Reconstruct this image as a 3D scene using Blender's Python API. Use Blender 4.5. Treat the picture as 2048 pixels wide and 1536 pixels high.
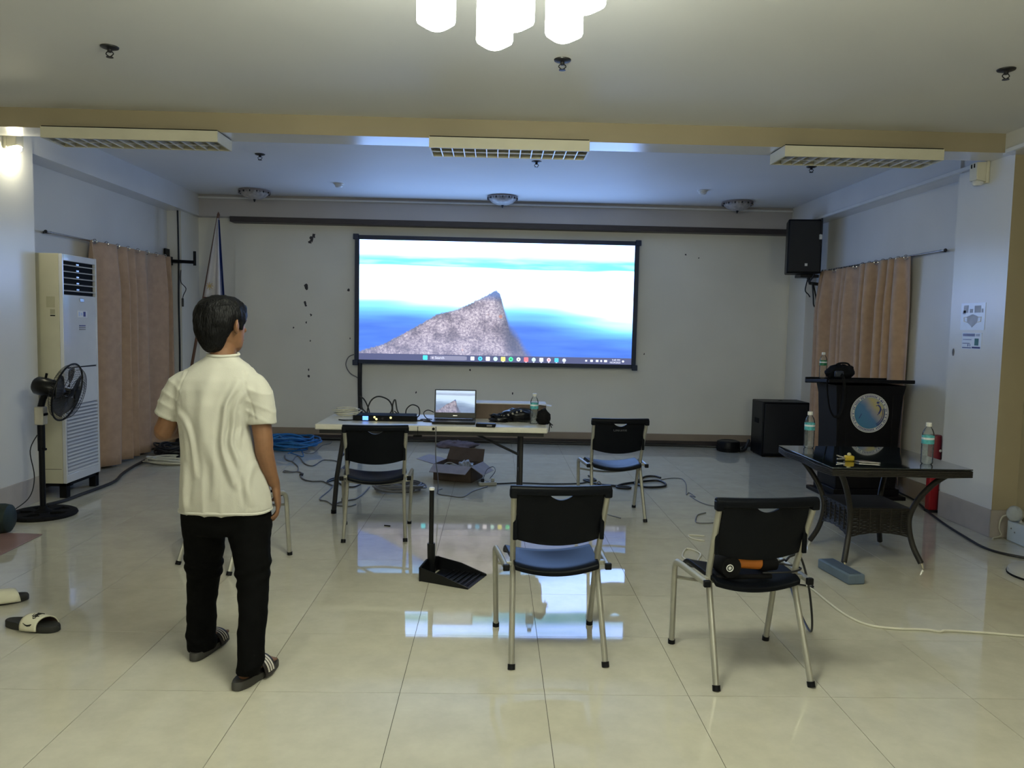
import bpy, bmesh, math, random
from mathutils import Vector, Matrix, noise, geometry

for _o in list(bpy.data.objects):
    bpy.data.objects.remove(_o)
SC = bpy.context.scene
COL = SC.collection
random.seed(7)
PI = math.pi

# ------------------------------------------------------------------ camera
PITCH, YAW, ROLL, CAM_H, LENS = 0.074388, 0.022497, 0.020695, 1.51933, 1537.33 * 36.0 / 2048.0
_f = Vector((math.sin(YAW) * math.cos(PITCH), math.cos(YAW) * math.cos(PITCH), -math.sin(PITCH)))
_r0 = Vector((math.cos(YAW), -math.sin(YAW), 0))
_u0 = _r0.cross(_f)
_r = math.cos(ROLL) * _r0 + math.sin(ROLL) * _u0
_u = -math.sin(ROLL) * _r0 + math.cos(ROLL) * _u0
_cd = bpy.data.cameras.new('camera')
_cd.sensor_width = 36.0
_cd.lens = LENS
_cd.clip_start = 0.05
CAM = bpy.data.objects.new('camera', _cd)
COL.objects.link(CAM)
CAM.matrix_world = Matrix(((_r.x, _u.x, -_f.x, 0), (_r.y, _u.y, -_f.y, 0), (_r.z, _u.z, -_f.z, CAM_H), (0, 0, 0, 1)))
SC.camera = CAM

# ------------------------------------------------------------------ world, exposure, light levels
W = bpy.data.worlds.new('world')
SC.world = W
W.use_nodes = True
W.node_tree.nodes['Background'].inputs[0].default_value = (0.5, 0.52, 0.6, 1)
W.node_tree.nodes['Background'].inputs[1].default_value = 0.02
SC.view_settings.view_transform = 'Standard'
SC.view_settings.look = 'None'
SC.view_settings.exposure = 0.22
SC.view_settings.gamma = 1.0
SC.view_settings.use_curve_mapping = False
SHADE_GLOW = 45.0          # chandelier glass
SCREEN_GLOW = 1.0          # LED wall picture
WALL_LAMP_GLOW = 150.0

SC.cycles.max_bounces = 6
SC.cycles.diffuse_bounces = 3
SC.cycles.glossy_bounces = 3
SC.cycles.transparent_max_bounces = 12
SC.cycles.caustics_reflective = False
SC.cycles.caustics_refractive = False

# ------------------------------------------------------------------ helpers
def lin(r, g, b):
    f = lambda c: (c / 255.0) / 12.92 if c / 255.0 <= 0.04045 else ((c / 255.0 + 0.055) / 1.055) ** 2.4
    return (f(r), f(g), f(b))

MATS = {}
def mat(name, color, rough=0.5, metal=0.0, spec=0.5, var=0.06, scale=8.0, bump=0.0, bscale=60.0, emit=None, estr=0.0,
        trans=0.0, ior=1.45, coat=0.0, stretch=(1, 1, 1), sheen=0.0):
    if name in MATS:
        return MATS[name]
    m = bpy.data.materials.new(name)
    m.use_nodes = True
    nt = m.node_tree
    b = nt.nodes['Principled BSDF']
    b.inputs['Roughness'].default_value = rough
    b.inputs['Metallic'].default_value = metal
    b.inputs['IOR'].default_value = ior
    b.inputs['Specular IOR Level'].default_value = spec
    b.inputs['Transmission Weight'].default_value = trans
    b.inputs['Coat Weight'].default_value = coat
    b.inputs['Sheen Weight'].default_value = sheen
    tc = nt.nodes.new('ShaderNodeTexCoord')
    mp = nt.nodes.new('ShaderNodeMapping')
    mp.inputs['Scale'].default_value = stretch
    nt.links.new(tc.outputs['Object'], mp.inputs['Vector'])
    n = nt.nodes.new('ShaderNodeTexNoise')
    n.inputs['Scale'].default_value = scale
    n.inputs['Detail'].default_value = 2.0
    nt.links.new(mp.outputs['Vector'], n.inputs['Vector'])
    r = nt.nodes.new('ShaderNodeValToRGB')
    c = color
    r.color_ramp.elements[0].position = 0.3
    r.color_ramp.elements[1].position = 0.7
    r.color_ramp.elements[0].color = (c[0] * (1 - var), c[1] * (1 - var), c[2] * (1 - var), 1)
    r.color_ramp.elements[1].color = (min(1, c[0] * (1 + var)), min(1, c[1] * (1 + var)), min(1, c[2] * (1 + var)), 1)
    nt.links.new(n.outputs['Fac'], r.inputs['Fac'])
    nt.links.new(r.outputs['Color'], b.inputs['Base Color'])
    if bump > 0:
        n2 = nt.nodes.new('ShaderNodeTexNoise')
        n2.inputs['Scale'].default_value = bscale
        n2.inputs['Detail'].default_value = 1.0
        nt.links.new(mp.outputs['Vector'], n2.inputs['Vector'])
        bp = nt.nodes.new('ShaderNodeBump')
        bp.inputs['Strength'].default_value = bump
        bp.inputs['Distance'].default_value = 0.01
        nt.links.new(n2.outputs['Fac'], bp.inputs['Height'])
        nt.links.new(bp.outputs['Normal'], b.inputs['Normal'])
    if emit:
        b.inputs['Emission Color'].default_value = (*emit, 1)
        b.inputs['Emission Strength'].default_value = estr
    MATS[name] = m
    return m


class MB:
    """collects shapes and links them as one mesh object"""
    def __init__(s):
        s.v, s.f, s.mi = [], [], []
        s.cur = 0

    def add(s, vs, fs):
        o = len(s.v)
        s.v += [tuple(x) for x in vs]
        s.f += [tuple(i + o for i in f) for f in fs]
        s.mi += [s.cur] * len(fs)
        return s

    def box(s, c, d, M=None):
        hx, hy, hz = d[0] / 2, d[1] / 2, d[2] / 2
        vs = [Vector((x * hx, y * hy, z * hz)) for z in (-1, 1) for y in (-1, 1) for x in (-1, 1)]
        if M is not None:
            vs = [M @ q for q in vs]
        c = Vector(c)
        return s.add([q + c for q in vs], [(0, 2, 3, 1), (4, 5, 7, 6), (0, 1, 5, 4), (2, 6, 7, 3), (0, 4, 6, 2), (1, 3, 7, 5)])

    def bx(s, x0, x1, y0, y1, z0, z1):
        return s.box(((x0 + x1) / 2, (y0 + y1) / 2, (z0 + z1) / 2), (x1 - x0, y1 - y0, z1 - z0))

    def tube(s, path, r, seg=8, closed=False, caps=True, flat=1.0, rot=0.0):
        P = [Vector(q) for q in path]
        n = len(P)
        rr = r if isinstance(r, (list, tuple)) else [r] * n
        T = []
        for i in range(n):
            if closed:
                t = P[(i + 1) % n] - P[i - 1]
            else:
                t = P[min(i + 1, n - 1)] - P[max(i - 1, 0)]
            T.append(t.normalized() if t.length > 1e-9 else Vector((0, 0, 1)))
        up = Vector((0, 0, 1)) if abs(T[0].z) < 0.9 else Vector((0, 1, 0))
        N = (up - T[0] * up.dot(T[0])).normalized()
        rings = []
        for i in range(n):
            if i:
                N = N - T[i] * N.dot(T[i])
                N = N.normalized() if N.length > 1e-6 else T[i].orthogonal().normalized()
            B = T[i].cross(N)
            rings.append([P[i] + (N * math.cos(a) + B * math.sin(a) * flat) * rr[i]
                          for a in [rot + 2 * PI * k / seg for k in range(seg)]])
        vs = [q for R in rings for q in R]
        fs = []
        m = n if closed else n - 1
        for i in range(m):
            a, b = i * seg, ((i + 1) % n) * seg
            for k in range(seg):
                k2 = (k + 1) % seg
                fs.append((a + k, b + k, b + k2, a + k2))
        if caps and not closed:
            fs.append(tuple(range(seg)))
            fs.append(tuple(reversed(range((n - 1) * seg, n * seg))))
        return s.add(vs, fs)

    def lathe(s, prof, seg=24, c=(0, 0, 0), M=None, caps=True):
        c = Vector(c)
        vs, fs = [], []
        for (r, z) in prof:
            for k in range(seg):
                a = 2 * PI * k / seg
                q = Vector((r * math.cos(a), r * math.sin(a), z))
                vs.append((M @ q if M is not None else q) + c)
        for i in range(len(prof) - 1):
            for k in range(seg):
                k2 = (k + 1) % seg
                fs.append((i * seg + k, i * seg + k2, (i + 1) * seg + k2, (i + 1) * seg + k))
        if caps:
            if prof[0][0] > 1e-6:
                fs.append(tuple(reversed(range(seg))))
            if prof[-1][0] > 1e-6:
                fs.append(tuple(range((len(prof) - 1) * seg, len(prof) * seg)))
        return s.add(vs, fs)

    def loft(s, rings, caps=True):
        seg = len(rings[0])
        vs = [q for R in rings for q in R]
        fs = []
        for i in range(len(rings) - 1):
            for k in range(seg):
                k2 = (k + 1) % seg
                fs.append((i * seg + k, i * seg + k2, (i + 1) * seg + k2, (i + 1) * seg + k))
        if caps:
            fs.append(tuple(reversed(range(seg))))
            fs.append(tuple(range((len(rings) - 1) * seg, len(rings) * seg)))
        return s.add(vs, fs)

    def prism(s, poly, ax, t0, t1, M=None):
        """extrude a 2D outline along axis ax ('x','y','z')"""
        def p(q, t):
            v = {'x': (t, q[0], q[1]), 'y': (q[0], t, q[1]), 'z': (q[0], q[1], t)}[ax]
            v = Vector(v)
            return M @ v if M is not None else v
        n = len(poly)
        vs = [p(q, t0) for q in poly] + [p(q, t1) for q in poly]
        fs = [(i, (i + 1) % n, n + (i + 1) % n, n + i) for i in range(n)]
        fs += [tuple(reversed(range(n))), tuple(range(n, 2 * n))]
        return s.add(vs, fs)

    def sphere(s, c, r, seg=16, rings=10, M=None):
        rad = r if isinstance(r, (list, tuple)) else (r, r, r)
        vs, fs = [], []
        c = Vector(c)
        for i in range(rings + 1):
            th = PI * i / rings
            for k in range(seg):
                a = 2 * PI * k / seg
                q = Vector((rad[0] * math.sin(th) * math.cos(a), rad[1] * math.sin(th) * math.sin(a), rad[2] * math.cos(th)))
                vs.append((M @ q if M is not None else q) + c)
        for i in range(rings):
            for k in range(seg):
                k2 = (k + 1) % seg
                fs.append((i * seg + k, (i + 1) * seg + k, (i + 1) * seg + k2, i * seg + k2))
        return s.add(vs, fs)

    def grid(s, fn, nu, nv):
        vs = [fn(i / nu, j / nv) for j in range(nv + 1) for i in range(nu + 1)]
        fs = [(j * (nu + 1) + i, j * (nu + 1) + i + 1, (j + 1) * (nu + 1) + i + 1, (j + 1) * (nu + 1) + i)
              for j in range(nv) for i in range(nu)]
        return s.add(vs, fs)

    def mesh(s, name, mats, smooth=False, fix=True):
        me = bpy.data.meshes.new(name)
        me.from_pydata(s.v, [], s.f)
        mats = mats if isinstance(mats, (list, tuple)) else [mats]
        for m in mats:
            me.materials.append(m)
        if len(mats) > 1:
            me.polygons.foreach_set('material_index', s.mi)
        if fix:
            b = bmesh.new()
            b.from_mesh(me)
            bmesh.ops.remove_doubles(b, verts=b.verts, dist=1e-6)
            bmesh.ops.recalc_face_normals(b, faces=b.faces)
            b.to_mesh(me)
            b.free()
        if smooth:
            me.polygons.foreach_set('use_smooth', [True] * len(me.polygons))
        me.update()
        return me

    def build(s, name, mats, parent=None, smooth=False, bevel=0.0, bseg=2, angle=40, solid=0.0, sub=0, fix=True):
        me = s.mesh(name, mats, smooth or bevel > 0, fix)
        o = bpy.data.objects.new(name, me)
        COL.objects.link(o)
        if parent is not None:
            o.parent = parent
        if solid:
            d = o.modifiers.new('solid', 'SOLIDIFY')
            d.thickness = solid
            d.offset = 0
        if bevel:
            d = o.modifiers.new('bevel', 'BEVEL')
            d.width = bevel
            d.segments = bseg
            d.limit_method = 'ANGLE'
            d.angle_limit = math.radians(40)
            d.harden_normals = False
        if sub:
            d = o.modifiers.new('sub', 'SUBSURF')
            d.levels = sub
            d.render_levels = sub
        if smooth or bevel:
            try:
                me.set_sharp_from_angle(angle=math.radians(angle))
            except Exception:
                pass
        return o


def tag(o, label=None, cat=None, group=None, kind=None):
    if label: o['label'] = label
    if cat: o['category'] = cat
    if group: o['group'] = group
    if kind: o['kind'] = kind
    return o

def thing(name, label, cat, loc=(0, 0, 0), rz=0.0, group=None):
    o = bpy.data.objects.new(name, None)
    o.empty_display_size = 0.1
    COL.objects.link(o)
    o.location = loc
    o.rotation_euler = (0, 0, rz)
    return tag(o, label, cat, group)

def struct(name, mb, m, **k):
    o = mb.build(name, m, **k)
    o['kind'] = 'structure'
    return o

def copy_tree(o, parent=None):
    c = o.copy()
    COL.objects.link(c)
    if parent is not None:
        c.parent = parent
    for ch in list(o.children):
        copy_tree(ch, c)
    return c

def smoothpath(pts, n=6, closed=False):
    P = [Vector(p) for p in pts]
    out = []
    N = len(P)
    rng = range(N) if closed else range(N - 1)
    for i in rng:
        if closed:
            a, b, c, d = P[i - 1], P[i], P[(i + 1) % N], P[(i + 2) % N]
        else:
            a, b, c, d = P[max(i - 1, 0)], P[i], P[i + 1], P[min(i + 2, N - 1)]
        for k in range(n):
            t = k / n
            out.append(0.5 * ((2 * b) + (c - a) * t + (2 * a - 5 * b + 4 * c - d) * t * t + (3 * b - a - 3 * c + d) * t ** 3))
    if not closed:
        out.append(P[-1])
    return out

def rect2(x0, x1, y0, y1):
    return [(x0, y0), (x1, y0), (x1, y1), (x0, y1)]

def plate(mb, outline, holes, fn, th, inner=()):
    """flat outline with holes -> curved plate; fn(x, z, side) gives the 3D point, side -1/+1"""
    pts, edges = [], []
    def loop(L):
        o = len(pts)
        for q in L: pts.append(Vector(q))
        for i in range(len(L)): edges.append((o + i, o + (i + 1) % len(L)))
    loop(outline)
    for h in holes: loop(h)
    for q in inner: pts.append(Vector(q))
    def inside(p, poly):
        c = False
        n = len(poly)
        for i in range(n):
            a, b = poly[i], poly[(i + 1) % n]
            if (a[1] > p[1]) != (b[1] > p[1]) and p[0] < (b[0] - a[0]) * (p[1] - a[1]) / (b[1] - a[1]) + a[0]:
                c = not c
        return c
    v, e, f, *_ = geometry.delaunay_2d_cdt(pts, edges, [], 0, 1e-6)
    keep = []
    for t in f:
        c = sum((v[i] for i in t), Vector((0, 0))) / len(t)
        if inside(c, outline) and not any(inside(c, h) for h in holes):
            keep.append(tuple(t))
    n = len(v)
    vs = [fn(q[0], q[1], -1) for q in v] + [fn(q[0], q[1], 1) for q in v]
    fs = [t for t in keep] + [tuple(reversed([i + n for i in t])) for t in keep]
    cnt = {}
    for t in keep:
        for i in range(len(t)):
            a, b = t[i], t[(i + 1) % len(t)]
            cnt[(a, b)] = cnt.get((a, b), 0) + 1
    for (a, b) in cnt:
        if (b, a) not in cnt:
            fs.append((b, a, a + n, b + n))
    mb.add(vs, fs)

def text_mesh(txt, size, mats, name, parent, M, extrude=0.0004, align='CENTER'):
    cu = bpy.data.curves.new('t', 'FONT')
    cu.body = txt
    cu.size = size
    cu.extrude = extrude
    cu.align_x = align
    cu.align_y = 'CENTER'
    cu.resolution_u = 2
    ob = bpy.data.objects.new('t', cu)
    COL.objects.link(ob)
    dg = bpy.context.evaluated_depsgraph_get()
    me = bpy.data.meshes.new_from_object(ob.evaluated_get(dg))
    bpy.data.objects.remove(ob)
    bpy.data.curves.remove(cu)
    me.transform(M)
    me.materials.clear()
    me.materials.append(mats)
    o = bpy.data.objects.new(name, me)
    COL.objects.link(o)
    if parent is not None:
        o.parent = parent
    return o

def remeshed(mb, voxel, smooth_it=6, fac=0.5):
    """union of overlapping closed shapes as one continuous skin"""
    me = mb.mesh('tmp', [], fix=True)
    o = bpy.data.objects.new('tmp', me)
    COL.objects.link(o)
    r = o.modifiers.new('r', 'REMESH')
    r.mode = 'VOXEL'
    r.voxel_size = voxel
    if smooth_it:
        q = o.modifiers.new('s', 'SMOOTH')
        q.iterations = smooth_it
        q.factor = fac
    dg = bpy.context.evaluated_depsgraph_get()
    dg.update()
    out = bpy.data.meshes.new_from_object(o.evaluated_get(dg))
    bpy.data.objects.remove(o)
    bpy.data.meshes.remove(me)
    out.polygons.foreach_set('use_smooth', [True] * len(out.polygons))
    return out

def link_mesh(name, me, m, parent=None):
    me.materials.clear()
    me.materials.append(m)
    o = bpy.data.objects.new(name, me)
    COL.objects.link(o)
    if parent is not None:
        o.parent = parent
    return o

RX = lambda a: Matrix.Rotation(a, 4, 'X')
RY = lambda a: Matrix.Rotation(a, 4, 'Y')
RZ = lambda a: Matrix.Rotation(a, 4, 'Z')
TR = lambda x, y, z: Matrix.Translation((x, y, z))

# ------------------------------------------------------------------ materials
M_white = mat('painted_wall_white', (0.72, 0.71, 0.69), rough=0.24, var=0.05, scale=1.2, bump=0.03)
M_back = mat('painted_wall_cream', (0.82, 0.80, 0.74), rough=0.4, var=0.05, scale=1.0, bump=0.03)
M_tan = mat('painted_tan', (0.37, 0.315, 0.21), rough=0.5, var=0.05, scale=1.5, bump=0.03)
M_ceil = mat('painted_ceiling', (0.80, 0.80, 0.80), rough=0.6, var=0.03, scale=0.8)
M_base = mat('baseboard_paint', (0.30, 0.24, 0.19), rough=0.45, var=0.08, scale=3)
M_dwood = mat('dark_wood_rail', (0.045, 0.035, 0.035), rough=0.45, var=0.2, scale=6, stretch=(1, 12, 12))
M_black = mat('black_plastic', (0.0045, 0.005, 0.007), rough=0.42, spec=0.2, var=0.1, scale=40)
M_blacks = mat('black_satin', (0.004, 0.0045, 0.006), rough=0.3, spec=0.4, var=0.1, scale=30)
M_blackm = mat('black_matte', (0.005, 0.005, 0.006), rough=0.8, spec=0.2, var=0.15, scale=60)
M_seat = mat('chair_black_shell', (0.0035, 0.0045, 0.007), rough=0.36, spec=0.12, var=0.1, scale=50, bump=0.05, bscale=400)
M_tubes = mat('chair_silver_tube', (0.36, 0.355, 0.31), rough=0.36, metal=0.4, var=0.05, scale=20)
M_steel = mat('steel', (0.55, 0.55, 0.55), rough=0.25, metal=1.0, var=0.05)
M_chrome = mat('chrome', (0.75, 0.75, 0.75), rough=0.12, metal=1.0, var=0.02)
M_darkm = mat('dark_metal', (0.03, 0.03, 0.032), rough=0.4, metal=0.4, var=0.1)
M_wplast = mat('white_plastic', (0.72, 0.72, 0.70), rough=0.3, var=0.03)
M_cplast = mat('cream_plastic', (0.68, 0.64, 0.50), rough=0.35, var=0.04)
M_table = mat('table_offwhite', (0.70, 0.68, 0.60), rough=0.33, var=0.04, scale=20)
M_card_shade = mat('cardboard', (0.15, 0.11, 0.085), rough=0.8, var=0.1, scale=12)  # brown darkened to put in the shade of faces turned from the screen
M_card_lit = mat('cardboard_lit', (0.40, 0.35, 0.34), rough=0.8, var=0.08, scale=12)  # same cardboard, paler to put in the light on the open flaps
M_cblk = mat('cable_black', (0.012, 0.012, 0.014), rough=0.45, var=0.1)
M_cgry = mat('cable_grey', (0.16, 0.16, 0.17), rough=0.5, var=0.1)
M_cwht = mat('cable_white', (0.62, 0.60, 0.50), rough=0.45, var=0.06)
M_cblu = mat('cable_blue', (0.02, 0.16, 0.42), rough=0.45, var=0.15)
M_curt = mat('curtain_peach', (0.47, 0.31, 0.20), rough=0.75, var=0.08, scale=14, bump=0.05, bscale=120, sheen=0.2)
M_red = mat('red_paint', (0.33, 0.015, 0.02), rough=0.35, var=0.1)
M_skin = mat('skin', (0.185, 0.090, 0.045), rough=0.5, var=0.08, scale=30)
M_hair = mat('hair_black', (0.0022, 0.0023, 0.003), rough=0.55, spec=0.2, var=0.3, scale=60, bump=0.5, bscale=160, stretch=(1, 1, 0.25))
M_shirt = mat('tshirt_cream', (0.44, 0.43, 0.375), rough=0.85, var=0.03, scale=12, bump=0.08, bscale=300, sheen=0.2)
M_pants = mat('trousers_black', (0.0022, 0.0023, 0.0024), rough=0.9, spec=0.1, var=0.2, scale=30, bump=0.1, bscale=200)
def clear_mat(name, tint, gloss, milky):
    """thin clear plastic or water: see-through with glossy glints"""
    m = bpy.data.materials.new(name)
    m.use_nodes = True
    nt = m.node_tree
    for n in list(nt.nodes): nt.nodes.remove(n)
    tr = nt.nodes.new('ShaderNodeBsdfTransparent'); tr.inputs[0].default_value = (*tint, 1)
    gl = nt.nodes.new('ShaderNodeBsdfGlossy'); gl.inputs['Roughness'].default_value = 0.06
    df = nt.nodes.new('ShaderNodeBsdfDiffuse'); df.inputs[0].default_value = (0.8, 0.82, 0.85, 1)
    lw = nt.nodes.new('ShaderNodeLayerWeight'); lw.inputs[0].default_value = gloss
    tc = nt.nodes.new('ShaderNodeTexCoord'); nz = nt.nodes.new('ShaderNodeTexNoise'); nz.inputs['Scale'].default_value = 45
    nt.links.new(tc.outputs['Object'], nz.inputs['Vector'])
    mr = nt.nodes.new('ShaderNodeMapRange'); mr.inputs['From Min'].default_value = 0.4; mr.inputs['From Max'].default_value = 0.75; mr.inputs['To Min'].default_value = milky * 0.4; mr.inputs['To Max'].default_value = milky * 1.8
    nt.links.new(nz.outputs['Fac'], mr.inputs['Value'])
    m1 = nt.nodes.new('ShaderNodeMixShader'); nt.links.new(mr.outputs[0], m1.inputs[0]); nt.links.new(tr.outputs[0], m1.inputs[1]); nt.links.new(df.outputs[0], m1.inputs[2])
    m2 = nt.nodes.new('ShaderNodeMixShader'); nt.links.new(lw.outputs['Fresnel'], m2.inputs[0]); nt.links.new(m1.outputs[0], m2.inputs[1]); nt.links.new(gl.outputs[0], m2.inputs[2])
    o = nt.nodes.new('ShaderNodeOutputMaterial'); nt.links.new(m2.outputs[0], o.inputs[0])
    return m
M_glass = clear_mat('clear_pet', (0.95, 0.97, 0.97), 0.18, 0.085)
M_water = clear_mat('water', (0.93, 0.96, 0.97), 0.10, 0.08)
M_blabel = mat('bottle_label', (0.08, 0.38, 0.42), rough=0.4, var=0.35, scale=40)
M_wick = mat('wicker_dark', (0.016, 0.014, 0.012), rough=0.5, var=0.3, scale=90)
M_grey = mat('grey_plastic', (0.20, 0.20, 0.20), rough=0.5, var=0.1)
M_paper = mat('paper', (0.75, 0.76, 0.80), rough=0.7, var=0.03)
M_ink = mat('print_blue', (0.25, 0.30, 0.55), rough=0.7, var=0.1)
M_inkd = mat('print_navy', (0.05, 0.06, 0.22), rough=0.7, var=0.1)
M_inkp = mat('print_pale', (0.48, 0.55, 0.75), rough=0.7, var=0.1)
M_inkg = mat('print_green', (0.08, 0.22, 0.26), rough=0.7, var=0.1)
# ------------------------------------------------------------------ floor of 60 cm tiles
X0, Y0, T = 0.232, 4.283, 0.6
XW_R, XW_L, YB = 3.95, -4.0, 10.05
def floor_material():
    m = bpy.data.materials.new('polished_tile')
    m.use_nodes = True
    nt = m.node_tree
    b = nt.nodes['Principled BSDF']
    tc = nt.nodes.new('ShaderNodeTexCoord')
    oi = nt.nodes.new('ShaderNodeObjectInfo')
    ad = nt.nodes.new('ShaderNodeVectorMath'); ad.operation = 'ADD'
    sc = nt.nodes.new('ShaderNodeVectorMath'); sc.operation = 'SCALE'
    cb = nt.nodes.new('ShaderNodeCombineXYZ')
    for i in range(3): nt.links.new(oi.outputs['Random'], cb.inputs[i])
    nt.links.new(cb.outputs[0], sc.inputs[0]); sc.inputs['Scale'].default_value = 40
    nt.links.new(tc.outputs['Object'], ad.inputs[0]); nt.links.new(sc.outputs[0], ad.inputs[1])
    n = nt.nodes.new('ShaderNodeTexNoise'); n.inputs['Scale'].default_value = 7; n.inputs['Detail'].default_value = 4; n.inputs['Roughness'].default_value = 0.65
    nt.links.new(ad.outputs[0], n.inputs['Vector'])
    r = nt.nodes.new('ShaderNodeValToRGB')
    r.color_ramp.elements[0].position = 0.32; r.color_ramp.elements[0].color = (0.50, 0.475, 0.385, 1)
    r.color_ramp.elements[1].position = 0.72; r.color_ramp.elements[1].color = (0.575, 0.55, 0.445, 1)
    nt.links.new(n.outputs['Fac'], r.inputs['Fac'])
    nt.links.new(r.outputs['Color'], b.inputs['Base Color'])
    n2 = nt.nodes.new('ShaderNodeTexNoise'); n2.inputs['Scale'].default_value = 3.0; n2.inputs['Detail'].default_value = 2
    nt.links.new(ad.outputs[0], n2.inputs['Vector'])
    mr = nt.nodes.new('ShaderNodeMapRange'); mr.inputs['To Min'].default_value = 0.015; mr.inputs['To Max'].default_value = 0.06
    nt.links.new(n2.outputs['Fac'], mr.inputs['Value']); nt.links.new(mr.outputs[0], b.inputs['Roughness'])
    b.inputs['IOR'].default_value = 1.52
    return m
M_tile = floor_material()
M_grout = mat('grout', (0.07, 0.06, 0.05), rough=0.8, var=0.1)

FLOOR = struct('floor', MB().bx(-6, 6, -4.5, 10.4, -0.08, -0.0022), M_grout)
g = 0.0024
_tm = {}
def tile_mesh(w, d):
    k = (round(w, 3), round(d, 3))
    if k not in _tm:
        b = 0.0001
        mb = MB()
        vs = [(-w / 2, -d / 2, -0.01), (w / 2, -d / 2, -0.01), (w / 2, d / 2, -0.01), (-w / 2, d / 2, -0.01),
              (-w / 2, -d / 2, -b), (w / 2, -d / 2, -b), (w / 2, d / 2, -b), (-w / 2, d / 2, -b),
              (-w / 2 + b, -d / 2 + b, 0), (w / 2 - b, -d / 2 + b, 0), (w / 2 - b, d / 2 - b, 0), (-w / 2 + b, d / 2 - b, 0)]
        fs = [(0, 1, 5, 4), (1, 2, 6, 5), (2, 3, 7, 6), (3, 0, 4, 7), (4, 5, 9, 8), (5, 6, 10, 9), (6, 7, 11, 10), (7, 4, 8, 11), (8, 9, 10, 11)]
        mb.add(vs, fs)
        _tm[k] = mb.mesh('tile', M_tile, fix=False)
    return _tm[k]
for i in range(-8, 8):
    for j in range(-7, 11):
        x0, x1 = X0 + i * T, X0 + (i + 1) * T
        y0, y1 = Y0 + j * T, Y0 + (j + 1) * T
        x0, x1, y1 = max(x0, -4.2), min(x1, 4.2), min(y1, YB)
        if x1 - x0 < 0.05 or y1 - y0 < 0.05:
            continue
        o = bpy.data.objects.new('tile', tile_mesh(x1 - x0 - g, y1 - y0 - g))
        COL.objects.link(o)
        o.location = ((x0 + x1) / 2, (y0 + y1) / 2, 0)
        o.parent = FLOOR
_m = MB(); _m.bx(-5.9, 5.9, -4.4, Y0 - 7 * T - 0.002, -0.012, 0)
o = _m.build('tiled_area', M_tile, FLOOR)

# ------------------------------------------------------------------ walls, beams, columns, ceilings
ZB, ZF, ZR = 2.862, 3.0, 3.1
YF = 5.66
WB = struct('wall_back', MB().bx(-4.2, 4.2, YB, YB + 0.2, -0.05, 3.3), M_back)
pn = MB().bx(-3.37, 3.80, YB - 0.012, YB + 0.01, 0.14, 2.80).build('wall_panel', M_back, WB)
struct('wall_left', MB().bx(-4.25, -4.0, 6.3, YB, -0.05, 3.3), M_white)
struct('wall_right', MB().bx(3.95, 4.2, 6.3, YB, -0.05, 3.3), M_white)
FR, FL_ = 3.97, -5.2
struct('wall_right_near', MB().bx(FR, FR + 0.2, -4.2, 6.3, -0.05, 3.3), M_tan)
struct('wall_left_near', MB().bx(FL_ - 0.2, FL_, -4.2, 6.0, -0.05, 3.3), M_tan)
struct('wall_front', MB().bx(-5.4, 4.3, -4.4, -4.2, -0.05, 3.3), M_tan)
struct('wall_left_return', MB().bx(-5.3, -4.0, 5.9, 6.3, -0.05, 3.3), M_tan)
struct('ceiling_near', MB().bx(-5.4, 4.3, -4.3, YF + 0.1, ZF, ZF + 0.2), M_ceil)
struct('ceiling_rear', MB().bx(-4.2, 4.2, YF + 0.1, YB + 0.1, ZR, ZR + 0.2), M_ceil)

def two_tone(name, x0, x1, y0, y1, z0, z1, front=M_tan, rest=M_white):
    mb = MB().bx(x0, x1, y0, y1, z0, z1)
    me_o = mb.build(name, [rest, front], fix=True)
    for p in me_o.data.polygons:
        p.material_index = 1 if p.normal.y < -0.9 else 0
    me_o['kind'] = 'structure'
    return me_o
two_tone('beam_cross', -3.78, 3.78, YF, YF + 0.27, ZB, ZR + 0.02)
two_tone('column_left', -4.1, -3.75, YF, 6.38, -0.02, ZR)
two_tone('column_right', 3.78, 4.05, YF, 6.34, -0.02, ZR)
two_tone('column_left_rear', -4.05, -3.83, 9.5, YB + 0.02, -0.02, ZR, M_white, M_back)
two_tone('column_right_rear', 3.83, 4.05, 9.5, YB + 0.02, -0.02, ZR, M_white, M_back)
struct('beam_left', MB().bx(-4.05, -3.76, 6.3, YB, ZB - 0.03, ZR + 0.02), M_white)
struct('beam_right', MB().bx(3.76, 4.05, 6.3, YB, ZB - 0.02, ZR + 0.02), M_white)
struct('beam_right_near', MB().bx(3.70, 4.1, -4.2, YF + 0.02, ZB - 0.01, ZF + 0.02), M_white)
struct('beam_left_near', MB().bx(-5.3, -3.75, -4.2, YF + 0.02, ZB - 0.01, ZF + 0.02), M_white)
struct('beam_back', MB().bx(-3.9, 3.9, 9.88, YB + 0.02, 2.83, ZR + 0.02), mat('beam_corner_shade', (0.50, 0.47, 0.46), rough=0.5, var=0.05, scale=1.5))  # beam colour darkened to put in the shade of the ceiling corner
# rail at the top of the back wall, cornice line below the ceiling
struct('trim_1', MB().bx(-3.37, 3.76, 9.86, YB, 2.765, 2.832), M_dwood, bevel=0.004)
struct('trim_2', MB().bx(-3.85, 3.85, 9.855, 9.885, 3.045, 3.07), M_white, bevel=0.004)
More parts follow.
